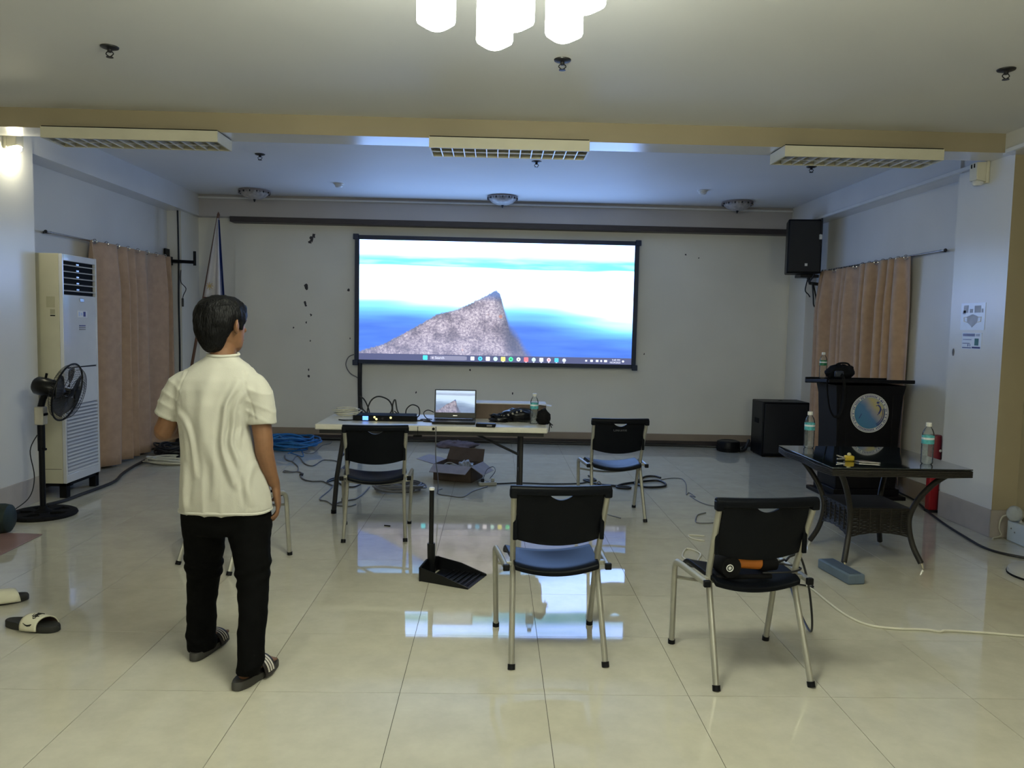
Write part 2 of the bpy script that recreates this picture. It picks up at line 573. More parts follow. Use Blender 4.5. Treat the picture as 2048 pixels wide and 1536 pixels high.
# baseboards
bb = MB().bx(-3.83, 3.83, YB - 0.03, YB, 0.06, 0.15)
struct('baseboard_back', bb, M_base, bevel=0.004)
struct('trim_3', MB().bx(-3.83, 3.83, YB - 0.045, YB, 0.0, 0.06), M_dwood, bevel=0.003)
struct('baseboard_right', MB().bx(3.93, 3.955, 6.34, 9.5, 0.0, 0.16), M_base, bevel=0.003)
struct('baseboard_left', MB().bx(-4.0, -3.98, 6.38, 9.5, 0.0, 0.16), M_base, bevel=0.003)
M_basel = mat('baseboard_column', (0.47, 0.42, 0.38), rough=0.45, var=0.06)
struct('baseboard_right_column', MB().bx(3.772, 3.785, YF - 0.008, 6.34, 0.0, 0.21).bx(3.772, 4.0, YF - 0.008, YF + 0.01, 0.0, 0.21), M_basel, bevel=0.002)
struct('baseboard_left_column', MB().bx(-3.755, -3.742, YF - 0.008, 6.38, 0.0, 0.21), M_basel, bevel=0.002)
# electrical conduit under the right beam
cd = MB()
cd.bx(3.735, 3.762, 6.02, 9.6, 2.842, 2.872)
struct('trim_4', cd, M_wplast, bevel=0.003)
struct('trim_5', MB().bx(3.675, 3.702, -3, 5.62, 2.852, 2.882), M_wplast, bevel=0.003)
# paint chips on the back wall
M_chip = mat('bare_plaster', (0.06, 0.055, 0.06), rough=0.9, var=0.3, scale=60)
rng = random.Random(3)
chips = [(-2.387, 2.589, .045), (-2.36, 2.63, .03), (-2.41, 2.55, .03), (-2.456, 1.981, .035), (-2.45, 1.95, .02), (-2.469, 1.776, .022), (-2.46, 1.74, .02), (-2.392, 1.617, .02), (-2.456, 1.519, .016),
         (-2.404, 1.281, .014), (-2.617, 1.451, .014), (-1.911, 1.948, .022), (-2.423, .904, .018), (-2.423, .825, .022), (-1.888, 1.323, .013),
         (-.326, .944, .018), (-1.026, .636, .018), (.235, .647, .016), (2.45, 2.5, .016), (2.62, 2.46, .012), (1.95, 1.2, .012)]
for cx, cz, r in chips:
    pts = []
    for k in range(9):
        a = 2 * PI * k / 9
        rr = r * (0.45 + rng.random() * 0.8)
        pts.append((cx + rr * math.cos(a) * 0.75, cz + rr * math.sin(a)))
    MB().prism(pts, 'y', YB - 0.0132, YB - 0.0115).build('paint_chip', M_chip, WB)
# ------------------------------------------------------------------ chandeliers (frosted glass cups that glow)
def glow_material(name, strength, col=(0.95, 0.985, 0.80)):
    m = bpy.data.materials.new(name)
    m.use_nodes = True
    nt = m.node_tree
    b = nt.nodes['Principled BSDF']
    b.inputs['Base Color'].default_value = (0.8, 0.78, 0.7, 1)
    b.inputs['Roughness'].default_value = 0.5
    tc = nt.nodes.new('ShaderNodeTexCoord')
    n = nt.nodes.new('ShaderNodeTexNoise'); n.inputs['Scale'].default_value = 18
    nt.links.new(tc.outputs['Object'], n.inputs['Vector'])
    mr = nt.nodes.new('ShaderNodeMapRange'); mr.inputs['To Min'].default_value = strength * 0.9; mr.inputs['To Max'].default_value = strength * 1.1
    nt.links.new(n.outputs['Fac'], mr.inputs['Value'])
    b.inputs['Emission Color'].default_value = (*col, 1)
    nt.links.new(mr.outputs[0], b.inputs['Emission Strength'])
    return m
M_glow = glow_material('lit_frosted_glass', SHADE_GLOW)
M_brass = mat('pale_brass', (0.62, 0.52, 0.28), rough=0.25, metal=0.9, var=0.05)
def shade_mesh():
    mb = MB()
    seg, R = 28, 0.064
    rings = []
    H = 0.20
    prof = [(0.02, H), (0.045, H), (0.060, H - 0.012), (R, H - 0.04), (R, 0.03), (R * 0.985, 0.014), (R * 0.93, 0.005), (R * 0.84, 0.001), (R * 0.6, 0.0), (0.0005, 0.0)]
    for (r, z) in prof:
        ring = []
        for k in range(seg):
            a = 2 * PI * k / seg
            w = 1 + (0.02 * math.sin(4 * a + 1) if z < 0.02 else 0.0)
            ring.append(Vector((r * w * math.cos(a), r * w * math.sin(a), z + (0.003 * math.sin(3 * a) if 0 < z < 0.02 else 0))))
        rings.append(ring)
    mb.loft(rings, caps=False)
    return mb.mesh('lamp_shade', M_glow, smooth=True)
SHM = shade_mesh()
def chandelier(x, y, label, angles):
    t = thing('chandelier', label, 'chandelier', (x, y, 2.5))
    MB().lathe([(0.10, 0.498), (0.10, 0.48), (0.07, 0.46), (0.02, 0.45), (0.012, 0.44), (0.012, 0.30), (0.03, 0.285), (0.045, 0.26), (0.03, 0.235), (0.012, 0.225)], 20).build('ceiling_canopy', M_brass, t, smooth=True)
    for a in angles:
        ax, ay = math.cos(a), math.sin(a)
        arm = MB().tube(smoothpath([(0.02 * ax, 0.02 * ay, 0.26), (0.09 * ax, 0.09 * ay, 0.225), (0.17 * ax, 0.17 * ay, 0.235), (0.235 * ax, 0.235 * ay, 0.27), (0.25 * ax, 0.25 * ay, 0.235), (0.25 * ax, 0.25 * ay, 0.20)], 5), 0.007, 8).build('arm', M_brass, t, smooth=True)
        MB().lathe([(0.012, 0.235), (0.034, 0.225), (0.036, 0.20)], 16, c=(0.25 * ax, 0.25 * ay, 0)).build('socket', M_brass, arm, smooth=True)
        o = bpy.data.objects.new('lamp_shade', SHM); COL.objects.link(o); o.parent = t
        o.location = (0.25 * ax, 0.25 * ay, 0.0)
        # scrolled leaf ornament between arms
        b = a + PI / 6
        MB().tube(smoothpath([(0.05 * math.cos(b), 0.05 * math.sin(b), 0.24), (0.12 * math.cos(b), 0.12 * math.sin(b), 0.20), (0.16 * math.cos(b), 0.16 * math.sin(b), 0.22), (0.14 * math.cos(b), 0.14 * math.sin(b), 0.235)], 5), [0.006] * 10 + [0.003] * 6, 6).build('scroll', M_brass, t, smooth=True)
    o = bpy.data.objects.new('lamp_shade', SHM); COL.objects.link(o); o.parent = t
    o.location = (0.02, -0.01, -0.03)
    MB().tube([(0.02, -0.01, 0.16), (0.0, 0, 0.235)], 0.012, 8).build('stem', M_brass, t)
    return t
_ang = [math.radians(a) for a in (160, 100, 40, -20, -80, -140)]
chandelier(0.02, 2.52, 'lit chandelier with frosted glass cups hanging at the top of the picture', _ang)
chandelier(-1.9, -0.9, 'lit chandelier on the left behind the camera, outside the picture', _ang)
chandelier(1.9, -0.9, 'lit chandelier on the right behind the camera, outside the picture', _ang)

# ------------------------------------------------------------------ louvred fluorescent boxes under the cross beam (off)
M_alu = mat('louvre_aluminium', (0.85, 0.85, 0.85), rough=0.3, metal=0.25, var=0.05)
M_hous = mat('light_housing', (0.66, 0.63, 0.50), rough=0.4, var=0.03)
M_inside = mat('reflector_inside', (0.07, 0.07, 0.075), rough=0.3, metal=0.3, var=0.05)
def louvre_light(x0, x1, y0, y1, label, diag):
    z1, z0 = ZB - 0.008, ZB - 0.084
    t = thing('louvre_light', label, 'ceiling light', ((x0 + x1) / 2, (y0 + y1) / 2, z0), group='louvred light boxes under the beam')
    w, d, h = x1 - x0, y1 - y0, z1 - z0
    mb = MB()
    mb.bx(-w / 2, w / 2, -d / 2, d / 2, h - 0.012, h)
    mb.bx(-w / 2, w / 2, -d / 2, -d / 2 + 0.012, 0, h - 0.0121)
    mb.bx(-w / 2, w / 2, d / 2 - 0.012, d / 2, 0, h - 0.0121)
    mb.bx(-w / 2, -w / 2 + 0.012, -d / 2 + 0.0121, d / 2 - 0.0121, 0, h - 0.0121)
    mb.bx(w / 2 - 0.012, w / 2, -d / 2 + 0.0121, d / 2 - 0.0121, 0, h - 0.0121)
    mb.build('housing', M_hous, t)
    MB().bx(-w / 2 + 0.013, w / 2 - 0.013, -d / 2 + 0.013, d / 2 - 0.013, h - 0.02, h - 0.013).build('reflector', M_inside, t)
    n = 14
    for i in range(1, n):
        x = -w / 2 + w * i / n
        MB().box((x, 0, 0.016), (0.007, d - 0.026, 0.030)).build('slat', M_alu, t)
    for y in (0.0,):
        MB().box((0, y, 0.008), (w - 0.026, 0.005, 0.008)).build('slat', M_alu, t)
    for y in (d / 4,):
        MB().tube([(-w / 2 + 0.05, y, 0.052), (w / 2 - 0.05, y, 0.052)], 0.008, 10).build('fluorescent_tube', M_hous, t, smooth=True)
    MB().bx(-w / 2 + 0.004, w / 2 - 0.004, -d / 2 + 0.004, d / 2 - 0.004, h, h + 0.0075).build('gap_shade', M_blackm, t)  # black sheet filling the gap under the beam, standing in for its shade
louvre_light(-3.225, -1.99, 5.585, 5.885, 'louvred light box nearest the lit wall lamp, under the beam', 1)
louvre_light(-0.500, 0.645, 5.585, 5.885, 'louvred light box above the big screen, middle of three under the beam', 0)
louvre_light(2.045, 3.20, 5.57, 5.87, 'louvred light box nearest the unlit wall lamp, under the beam', -1)

# ------------------------------------------------------------------ sprinklers, detectors, dome lamps
def sprinkler(x, y, z, label):
    t = thing('sprinkler_head', label, 'sprinkler', (x, y, z), group='ceiling sprinklers')
    MB().lathe([(0.048, 0.0), (0.046, -0.006), (0.03, -0.012), (0.014, -0.014)], 20).build('rosette', M_darkm, t, smooth=True)
    MB().lathe([(0.012, -0.01), (0.012, -0.026), (0.008, -0.03)], 12).build('body', M_darkm, t, smooth=True)
    for s in (-1, 1):
        MB().tube(smoothpath([(0.012 * s, 0, -0.026), (0.020 * s, 0, -0.038), (0.004 * s, 0, -0.052)], 4), 0.003, 6).build('frame_arm', M_darkm, t)
    MB().lathe([(0.004, -0.050), (0.018, -0.054), (0.019, -0.057), (0.002, -0.058)], 14).build('deflector', M_darkm, t)
for (x, y, lab) in [(-2.14, 4.374, 'dark sprinkler head on the near ceiling, above the air conditioner side'), (0.341, 4.375, 'dark sprinkler head on the near ceiling, just behind the chandelier'), (2.804, 4.325, 'dark sprinkler head on the near ceiling at the far right edge')]:
    sprinkler(x, y, ZF, lab)
for (x, y, lab) in [(-2.263, 7.467, 'sprinkler head on the rear ceiling beside the light box by the lit lamp'), (0.359, 7.486, 'sprinkler head on the rear ceiling just below the middle light box'), (2.977, 7.397, 'sprinkler head on the rear ceiling below the right-hand light box')]:
    sprinkler(x, y, ZR, lab)
for (x, y, lab) in [(-1.811, 8.913, 'white smoke detector on the rear ceiling, flag side'), (2.308, 8.788, 'white smoke detector on the rear ceiling, loudspeaker side')]:
    t = thing('smoke_detector', lab, 'smoke detector', (x, y, ZR), group='smoke detectors')
    MB().lathe([(0.058, 0.0), (0.058, -0.012), (0.052, -0.016)], 24).build('base', M_wplast, t, smooth=True)
    MB().lathe([(0.046, -0.016), (0.044, -0.034), (0.032, -0.044), (0.001, -0.046)], 24).build('sensor_cap', M_wplast, t, smooth=True)
M_dome = mat('frosted_dome', (0.42, 0.39, 0.37), rough=0.35, var=0.25, scale=26)
M_lace = mat('pierced_rim', (0.30, 0.26, 0.25), rough=0.5, var=0.1)
def dome(x, y, lab):
    t = thing('ceiling_dome_lamp', lab, 'ceiling lamp', (x, y, ZR), group='unlit dome lamps along the back wall')
    MB().lathe([(0.185, -0.002), (0.19, -0.018), (0.18, -0.024)], 36).build('rim', M_lace, t, smooth=True)
    MB().lathe([(0.172, -0.022), (0.160, -0.045), (0.13, -0.075), (0.08, -0.098), (0.02, -0.108), (0.001, -0.109)], 36).build('glass_bowl', M_dome, t, smooth=True)
    MB().lathe([(0.012, -0.105), (0.016, -0.118), (0.008, -0.126), (0.010, -0.134), (0.001, -0.142)], 12).build('finial', M_darkm, t, smooth=True)
    for k in range(28):
        a = 2 * PI * k / 28
        MB().box((0.182 * math.cos(a), 0.182 * math.sin(a), -0.034), (0.012, 0.012, 0.02), RZ(a)).build('rim_bead', M_darkm if k % 2 else M_lace, t)
dome(-2.947, 9.50, 'unlit glass dome ceiling lamp above the flag')
dome(0.052, 9.50, 'unlit glass dome ceiling lamp above the middle of the screen')
dome(2.926, 9.48, 'unlit glass dome ceiling lamp nearest the hung loudspeaker')

# ------------------------------------------------------------------ wall lamps on the columns
def wall_lamp(x, y, z, s, lit, lab):
    t = thing('wall_lamp', lab, 'wall lamp', (x, y, z))
    MB().box((0.012 * s, 0, 0.0), (0.024, 0.115, 0.17)).build('back_plate', M_cplast, t, bevel=0.006)
    MB().prism([(0.02, 0.08), (0.10, 0.075), (0.095, -0.06), (0.02, -0.075)] if s > 0 else [(-0.02, 0.08), (-0.10, 0.075), (-0.095, -0.06), (-0.02, -0.075)], 'y', -0.05, 0.05).build('housing', M_cplast, t, bevel=0.008)
    lens = glow_material('lit_lamp_lens', WALL_LAMP_GLOW, (1.0, 0.95, 0.68)) if lit else M_wplast
    MB().lathe([(0.036, 0.0), (0.044, -0.016), (0.030, -0.036), (0.001, -0.042)], 18, c=(0.058 * s, 0, -0.062)).build('lens', lens, t, smooth=True)
    for dy in (-0.018, 0.018):
        MB().box((0.101 * s, dy, 0.05), (0.004, 0.010, 0.03)).build('vent_slot', M_blackm, t)
wall_lamp(-3.75, 6.06, 2.87, 1, True, 'lit wall lamp glowing yellow on the column above the air conditioner')
wall_lamp(3.78, 6.00, 2.785, -1, False, 'unlit cream wall lamp on the column at the end of the white conduit')
# ------------------------------------------------------------------ LED wall with the desktop picture
def picture_material(name, gain, soft=1.0, clouds=None):
    """desktop picture: peak above clouds; drawn from UV"""
    m = bpy.data.materials.new(name)
    m.use_nodes = True
    nt = m.node_tree
    for n in list(nt.nodes): nt.nodes.remove(n)
    L = nt.links.new
    N = nt.nodes.new
    def math_(op, a, b=None, clamp=False):
        n = N('ShaderNodeMath'); n.operation = op; n.use_clamp = clamp
        for i, q in enumerate((a, b)):
            if q is None: continue
            if isinstance(q, (int, float)): n.inputs[i].default_value = q
            else: L(q, n.inputs[i])
        return n.outputs[0]
    def mrange(v, a, b, c=0.0, d=1.0, smooth=True):
        n = N('ShaderNodeMapRange'); n.interpolation_type = 'SMOOTHSTEP' if smooth else 'LINEAR'
        L(v, n.inputs['Value'])
        for k, q in zip(('From Min', 'From Max', 'To Min', 'To Max'), (a, b, c, d)):
            n.inputs[k].default_value = q
        return n.outputs[0]
    def mixc(f, a, b):
        n = N('ShaderNodeMix'); n.data_type = 'RGBA'
        if isinstance(f, (int, float)): n.inputs[0].default_value = f
        else: L(f, n.inputs[0])
        for i, q in ((6, a), (7, b)):
            if isinstance(q, tuple): n.inputs[i].default_value = (*q, 1)
            else: L(q, n.inputs[i])
        return n.outputs[2]
    def noise_(vec, scale, detail=4, rough=0.5):
        n = N('ShaderNodeTexNoise'); n.inputs['Scale'].default_value = scale; n.inputs['Detail'].default_value = detail; n.inputs['Roughness'].default_value = rough
        L(vec, n.inputs['Vector'])
        return n.outputs['Fac']
    tc = N('ShaderNodeTexCoord')
    sep = N('ShaderNodeSeparateXYZ'); L(tc.outputs['UV'], sep.inputs[0])
    u, v = sep.outputs[0], sep.outputs[1]
    mp = N('ShaderNodeMapping'); mp.inputs['Scale'].default_value = (2.3, 1.0, 1.0); L(tc.outputs['UV'], mp.inputs[0])
    vec = mp.outputs[0]
    mp2 = N('ShaderNodeMapping'); mp2.inputs['Scale'].default_value = (1.2, 5.0, 1.0); L(tc.outputs['UV'], mp2.inputs[0])
    nz = noise_(mp2.outputs[0], 1.6, 2)
    nf = noise_(mp2.outputs[0], 4.0, 3)
    # cloud sea: blue below, white fog above, higher on the left edge, fog dips right of the peak
    dip = math_('SUBTRACT', mrange(u, 0.0, 0.45, 0.06, 0.03), mrange(u, 0.55, 1.0, 0.0, 0.15))
    line = math_('ADD', math_('ADD', dip, 0.36), math_('MULTIPLY', math_('SUBTRACT', nz, 0.5), 0.22))
    dv = math_('SUBTRACT', v, line)
    fog = mrange(dv, -0.13, 0.16)
    WHITE = clouds or (1.9, 3.0, 6.3)
    if clouds: soft = 0.0
    BLUE = (0.085, 0.24, 0.86)
    CYAN = (0.36, 1.25, 2.4) if not clouds else (0.45, 0.62, 0.85)
    fogc = mixc(mrange(dv, 0.0, 0.24), CYAN, WHITE)
    sky = mixc(fog, mixc(nf, (0.055, 0.16, 0.72) if not clouds else (0.20, 0.29, 0.46), (0.14, 0.33, 1.05) if not clouds else (0.34, 0.45, 0.68)), fogc)
    # distant cyan band
    bl = math_('ADD', 0.775, math_('MULTIPLY', math_('SUBTRACT', nz, 0.5), 0.09))
    db = math_('SUBTRACT', v, bl)
    band = math_('MULTIPLY', mrange(db, 0.0, 0.02), mrange(db, 0.06, 0.17, 1.0, 0.0))
    sky = mixc(math_('MULTIPLY', band, mrange(nf, 0.25, 0.6, 0.75, 1.0)), sky, (0.22, 1.0, 1.15) if not clouds else (0.45, 0.56, 0.78))
    top = mrange(v, 0.86, 1.0)
    sky = mixc(math_('MULTIPLY', top, mrange(nf, 0.35, 0.75)), sky, (0.9, 2.0, 2.6) if not clouds else (0.6, 0.72, 0.95))
    # mountain silhouette
    fc = N('ShaderNodeFloatCurve')
    cv = fc.mapping.curves[0]
    P = [(0.0, 0.075), (0.085, 0.135), (0.166, 0.235), (0.236, 0.33), (0.284, 0.40), (0.349, 0.435), (0.408, 0.50), (0.451, 0.55), (0.497, 0.61), (0.512, 0.58), (0.528, 0.475), (0.548, 0.36), (0.580, 0.28), (0.605, 0.17), (0.635, 0.09), (0.66, 0.02), (1.0, 0.0)]
    cv.points[0].location = P[0]; cv.points[1].location = P[-1]
    for q in P[1:-1]:
        cv.points.new(*q)
    for q in cv.points: q.handle_type = 'VECTOR'
    fc.mapping.update()
    L(u, fc.inputs['Value'])
    rk = noise_(vec, 52, 4, 0.8)
    big = noise_(vec, 6, 2, 0.6)
    rough = math_('MULTIPLY', math_('SUBTRACT', rk, 0.5), 0.05)
    hgt = math_('ADD', fc.outputs[0], rough)
    soft_w = mrange(u, 0.505, 0.56, 0.012, 0.13)
    mk = N('ShaderNodeMapRange'); mk.interpolation_type = 'SMOOTHSTEP'; L(math_('SUBTRACT', hgt, v), mk.inputs['Value']); mk.inputs['From Min'].default_value = 0.0; L(soft_w, mk.inputs['From Max'])
    mask = mk.outputs[0]
    rock = N('ShaderNodeValToRGB')
    L(math_('ADD', math_('MULTIPLY', rk, 0.7), math_('MULTIPLY', big, 0.3)), rock.inputs[0])
    e = rock.color_ramp.elements
    e[0].position = 0.36; e[0].color = (0.10, 0.11, 0.19, 1)
    e[1].position = 0.62; e[1].color = (0.80, 0.74, 0.82, 1)
    k = e.new(0.5); k.color = (0.42, 0.37, 0.48, 1)
    rc = mixc(mrange(big, 0.66, 0.72), rock.outputs[0], (0.75, 0.38, 0.30))
    shade = mrange(math_('ADD', u, math_('MULTIPLY', v, 0.10)), 0.525, 0.585)
    rc = mixc(math_('MULTIPLY', mrange(big, 0.56, 0.36), 0.45), rc, (0.16, 0.15, 0.20))
    rc = mixc(math_('MULTIPLY', shade, 0.78), rc, (0.08, 0.11, 0.20))
    edge = mrange(math_('SUBTRACT', hgt, v), 0.0, 0.04, 0.7, 0.0)
    rc = mixc(math_('MULTIPLY', edge, 0.8), rc, (0.10, 0.15, 0.24))
    col = mixc(mask, sky, rc)
    tip = math_('MULTIPLY', mrange(v, 0.50, 0.58), mask)
    col = mixc(math_('MULTIPLY', tip, 0.75), col, (0.14, 0.26, 0.62))
    haze = math_('MULTIPLY', mrange(v, 0.0, 0.35, 0.18, 0.0), mask)
    col = mixc(haze, col, (0.35, 0.42, 0.75))
    em = N('ShaderNodeEmission'); L(col, em.inputs[0]); em.inputs[1].default_value = gain
    gl = N('ShaderNodeBsdfGlossy'); gl.inputs['Roughness'].default_value = 0.3; gl.inputs['Color'].default_value = (0.02, 0.02, 0.02, 1)
    add = N('ShaderNodeAddShader'); L(em.outputs[0], add.inputs[0]); L(gl.outputs[0], add.inputs[1])
    out = N('ShaderNodeOutputMaterial'); L(add.outputs[0], out.inputs[0])
    return m

def uv_quad(name, m, parent, pts):
    me = bpy.data.meshes.new(name)
    me.from_pydata(pts, [], [(0, 1, 2, 3)])
    uv = me.uv_layers.new(name='uv')
    for i, q in enumerate([(0, 0), (1, 0), (1, 1), (0, 1)]): uv.data[i].uv = q
    me.materials.append(m)
    o = bpy.data.objects.new(name, me); COL.objects.link(o); o.parent = parent
    return o
def emis(name, c, s=1.0):
    m = mat(name, (0.02, 0.02, 0.02), rough=0.5, emit=c, estr=s)
    m.cycles.emission_sampling = 'NONE'
    return m

SX, SZ0, SZ1, SY = 0.005, 1.06, 2.585, 9.905
HW = 1.755
t = thing('led_screen', 'wide lit LED screen showing a mountain above clouds on the back wall', 'screen', (SX, 9.94, 1.0))
lx = lambda x: x - 0.0
M_frame = mat('screen_frame', (0.012, 0.022, 0.055), rough=0.4, var=0.1)
def B(x0, x1, y0, y1, z0, z1): return MB().bx(x0, x1, y0 - 9.94, y1 - 9.94, z0 - 1.0, z1 - 1.0)
B(-1.80, 1.80, 9.93, 10.04, 1.02, 2.625).build('cabinet', M_blackm, t)
B(-1.812, -HW, 9.895, 9.98, 1.01, 2.64).build('frame_side', M_frame, t, bevel=0.004)
B(HW, 1.812, 9.895, 9.98, 1.01, 2.64).build('frame_side', M_frame, t, bevel=0.004)
B(-1.812, 1.812, 9.895, 9.98, SZ1, 2.64).build('frame_rail', M_frame, t, bevel=0.004)
B(-1.812, 1.812, 9.895, 9.98, 1.01, SZ0).build('frame_rail', M_frame, t, bevel=0.004)
for sx in (-1, 1):
    for z in (1.02, 2.62):
        B(sx * 1.80 - 0.035, sx * 1.80 + 0.035, 9.885, 9.93, z - 0.035, z + 0.035).build('corner_bracket', M_frame, t, bevel=0.006)
M_pic = picture_material('desktop_picture', SCREEN_GLOW)
ty = SY - 9.94
uv_quad('picture_panel', M_pic, t, [(-HW, ty, SZ0 - 1), (HW, ty, SZ0 - 1), (HW, ty, SZ1 - 1), (-HW, ty, SZ1 - 1)])
# task bar
tb = B(-HW, HW, SY - 0.004, SY - 0.001, SZ0, SZ0 + 0.082).build('task_bar', emis('taskbar_glow', (0.10, 0.115, 0.24), 1.0), t)
zt = SZ0 + 0.041
def px(pxx): return -HW + (pxx - 92) / (1950 - 92) * 2 * HW
def icon(cx, w, h, c, round_=True, s=1.0, name='icon', dz=0.0):
    mb = MB()
    if round_:
        pts = [(cx + w / 2 * math.cos(a), zt - 1 + dz + h / 2 * math.sin(a)) for a in [2 * PI * k / 14 for k in range(14)]]
    else:
        pts = [(cx + x * w / 2, zt - 1 + dz + z * h / 2) for x, z in [(-1, -.8), (-.85, -1), (.85, -1), (1, -.8), (1, .8), (.85, 1), (-.85, 1), (-1, .8)]]
    mb.prism(pts, 'y', SY - 9.94 - 0.006, SY - 9.94 - 0.004)
    return mb.build(name, emis('icon_' + '_'.join('%d' % (q * 100) for q in c), c, s), tb)
icon(px(542), .058, .056, (0.1, 1.3, 1.5), False)
icon(px(700), .47, .054, (0.28, 0.29, 0.44), False, name='search_field')
icon(px(593), .026, .026, (0.9, 0.9, 1.1), True, name='search_glass')
for (q, c, r, w) in [(863, (0.9, 1.0, 1.3), False, .05), (916, (0.1, 0.75, 1.2), True, .056), (968, (1.3, 1.2, 1.3), False, .052), (1020, (0.7, 1.2, 1.1), True, .055), (1072, (1.2, 1.1, 0.3), False, .056),
                  (1125, (0.1, 1.2, 0.5), True, .058), (1177, (1.2, 1.3, 1.2), True, .052), (1229, (1.2, 0.25, 0.3), False, .056), (1281, (0.7, 1.1, 1.1), True, .052), (1333, (1.0, 1.1, 1.2), False, .05), (1384, (1.2, 0.8, 1.1), True, .052), (1437, (0.1, 0.7, 1.3), False, .052), (1489, (0.8, 0.95, 1.2), True, .048)]:
    icon(px(q), w, w, c, r)
    if q > 1200 or q == 1072:
        icon(px(q), .02, .008, (1.0, 1.0, 1.2), False, dz=-.034, name='icon_underline')
icon(px(916), .02, .02, (0.05, 0.2, 0.4), True, name='icon_dot').location.y -= 0.003
icon(px(1125), .022, .022, (0.02, 0.3, 0.1), True, name='icon_dot').location.y -= 0.003
icon(px(1177), .02, .02, (0.3, 0.3, 0.3), True, name='icon_dot').location.y -= 0.003
icon(px(1384), .02, .02, (0.8, 0.2, 0.2), True, name='icon_dot').location.y -= 0.003
for q, w in [(1640, .026), (1677, .034), (1715, .034), (1743, .026), (1773, .04), (1893, .03)]:
    icon(px(q), w, .022 if q == 1640 else .028, (0.9, 0.95, 1.2), q in (1743, 1893), name='tray_icon')
M_ttx = emis('icon_text', (1.0, 1.05, 1.3), 1.0)
def scr_text(s, x, dz, size):
    text_mesh(s, size, M_ttx, 'screen_text', tb, TR(x, SY - 9.94 - 0.007, zt - 1 + dz) @ RX(PI / 2), 0.0005)
scr_text('Search', px(640), 0.0, 0.045)
scr_text('9:49 PM', px(1845), 0.014, 0.032)
scr_text('10/24/2025', px(1838), -0.017, 0.032)
# cable bundle hanging from the lower corner of the screen
tag(MB().tube(smoothpath([(-1.74, 9.93, 1.02), (-1.735, 9.9, 0.9), (-1.74, 9.93, 0.7), (-1.735, 9.95, 0.4), (-1.72, 9.96, 0.05)], 6), 0.028, 10).build('power_cable', M_cblk, smooth=True), 'thick black cable dropping from the lower corner of the screen', 'cable')
tag(MB().tube(smoothpath([(-1.83, 10.0, 1.12), (-1.90, 9.98, 1.08), (-1.93, 9.98, 0.98), (-1.88, 9.99, 0.88), (-1.80, 9.99, 0.83), (-1.76, 10.0, 0.80)], 6), 0.006, 6).build('thin_cable', M_cgry, smooth=True), 'thin looped cable on the wall at the lower corner of the screen', 'cable')
# ------------------------------------------------------------------ stacking chairs
def back_fn(x, z, side):
    # curved backrest: bows backwards (towards -y) in the middle, leans with the posts
    lean = -0.105 + (z - 0.47) * (-0.33)
    bow = 0.055 * (1 - (x / 0.205) ** 2)
    return Vector((x, lean - bow * 0.0 + 0.012 - 0.022 * (1 - (x / 0.205) ** 2) + side * 0.006, z))

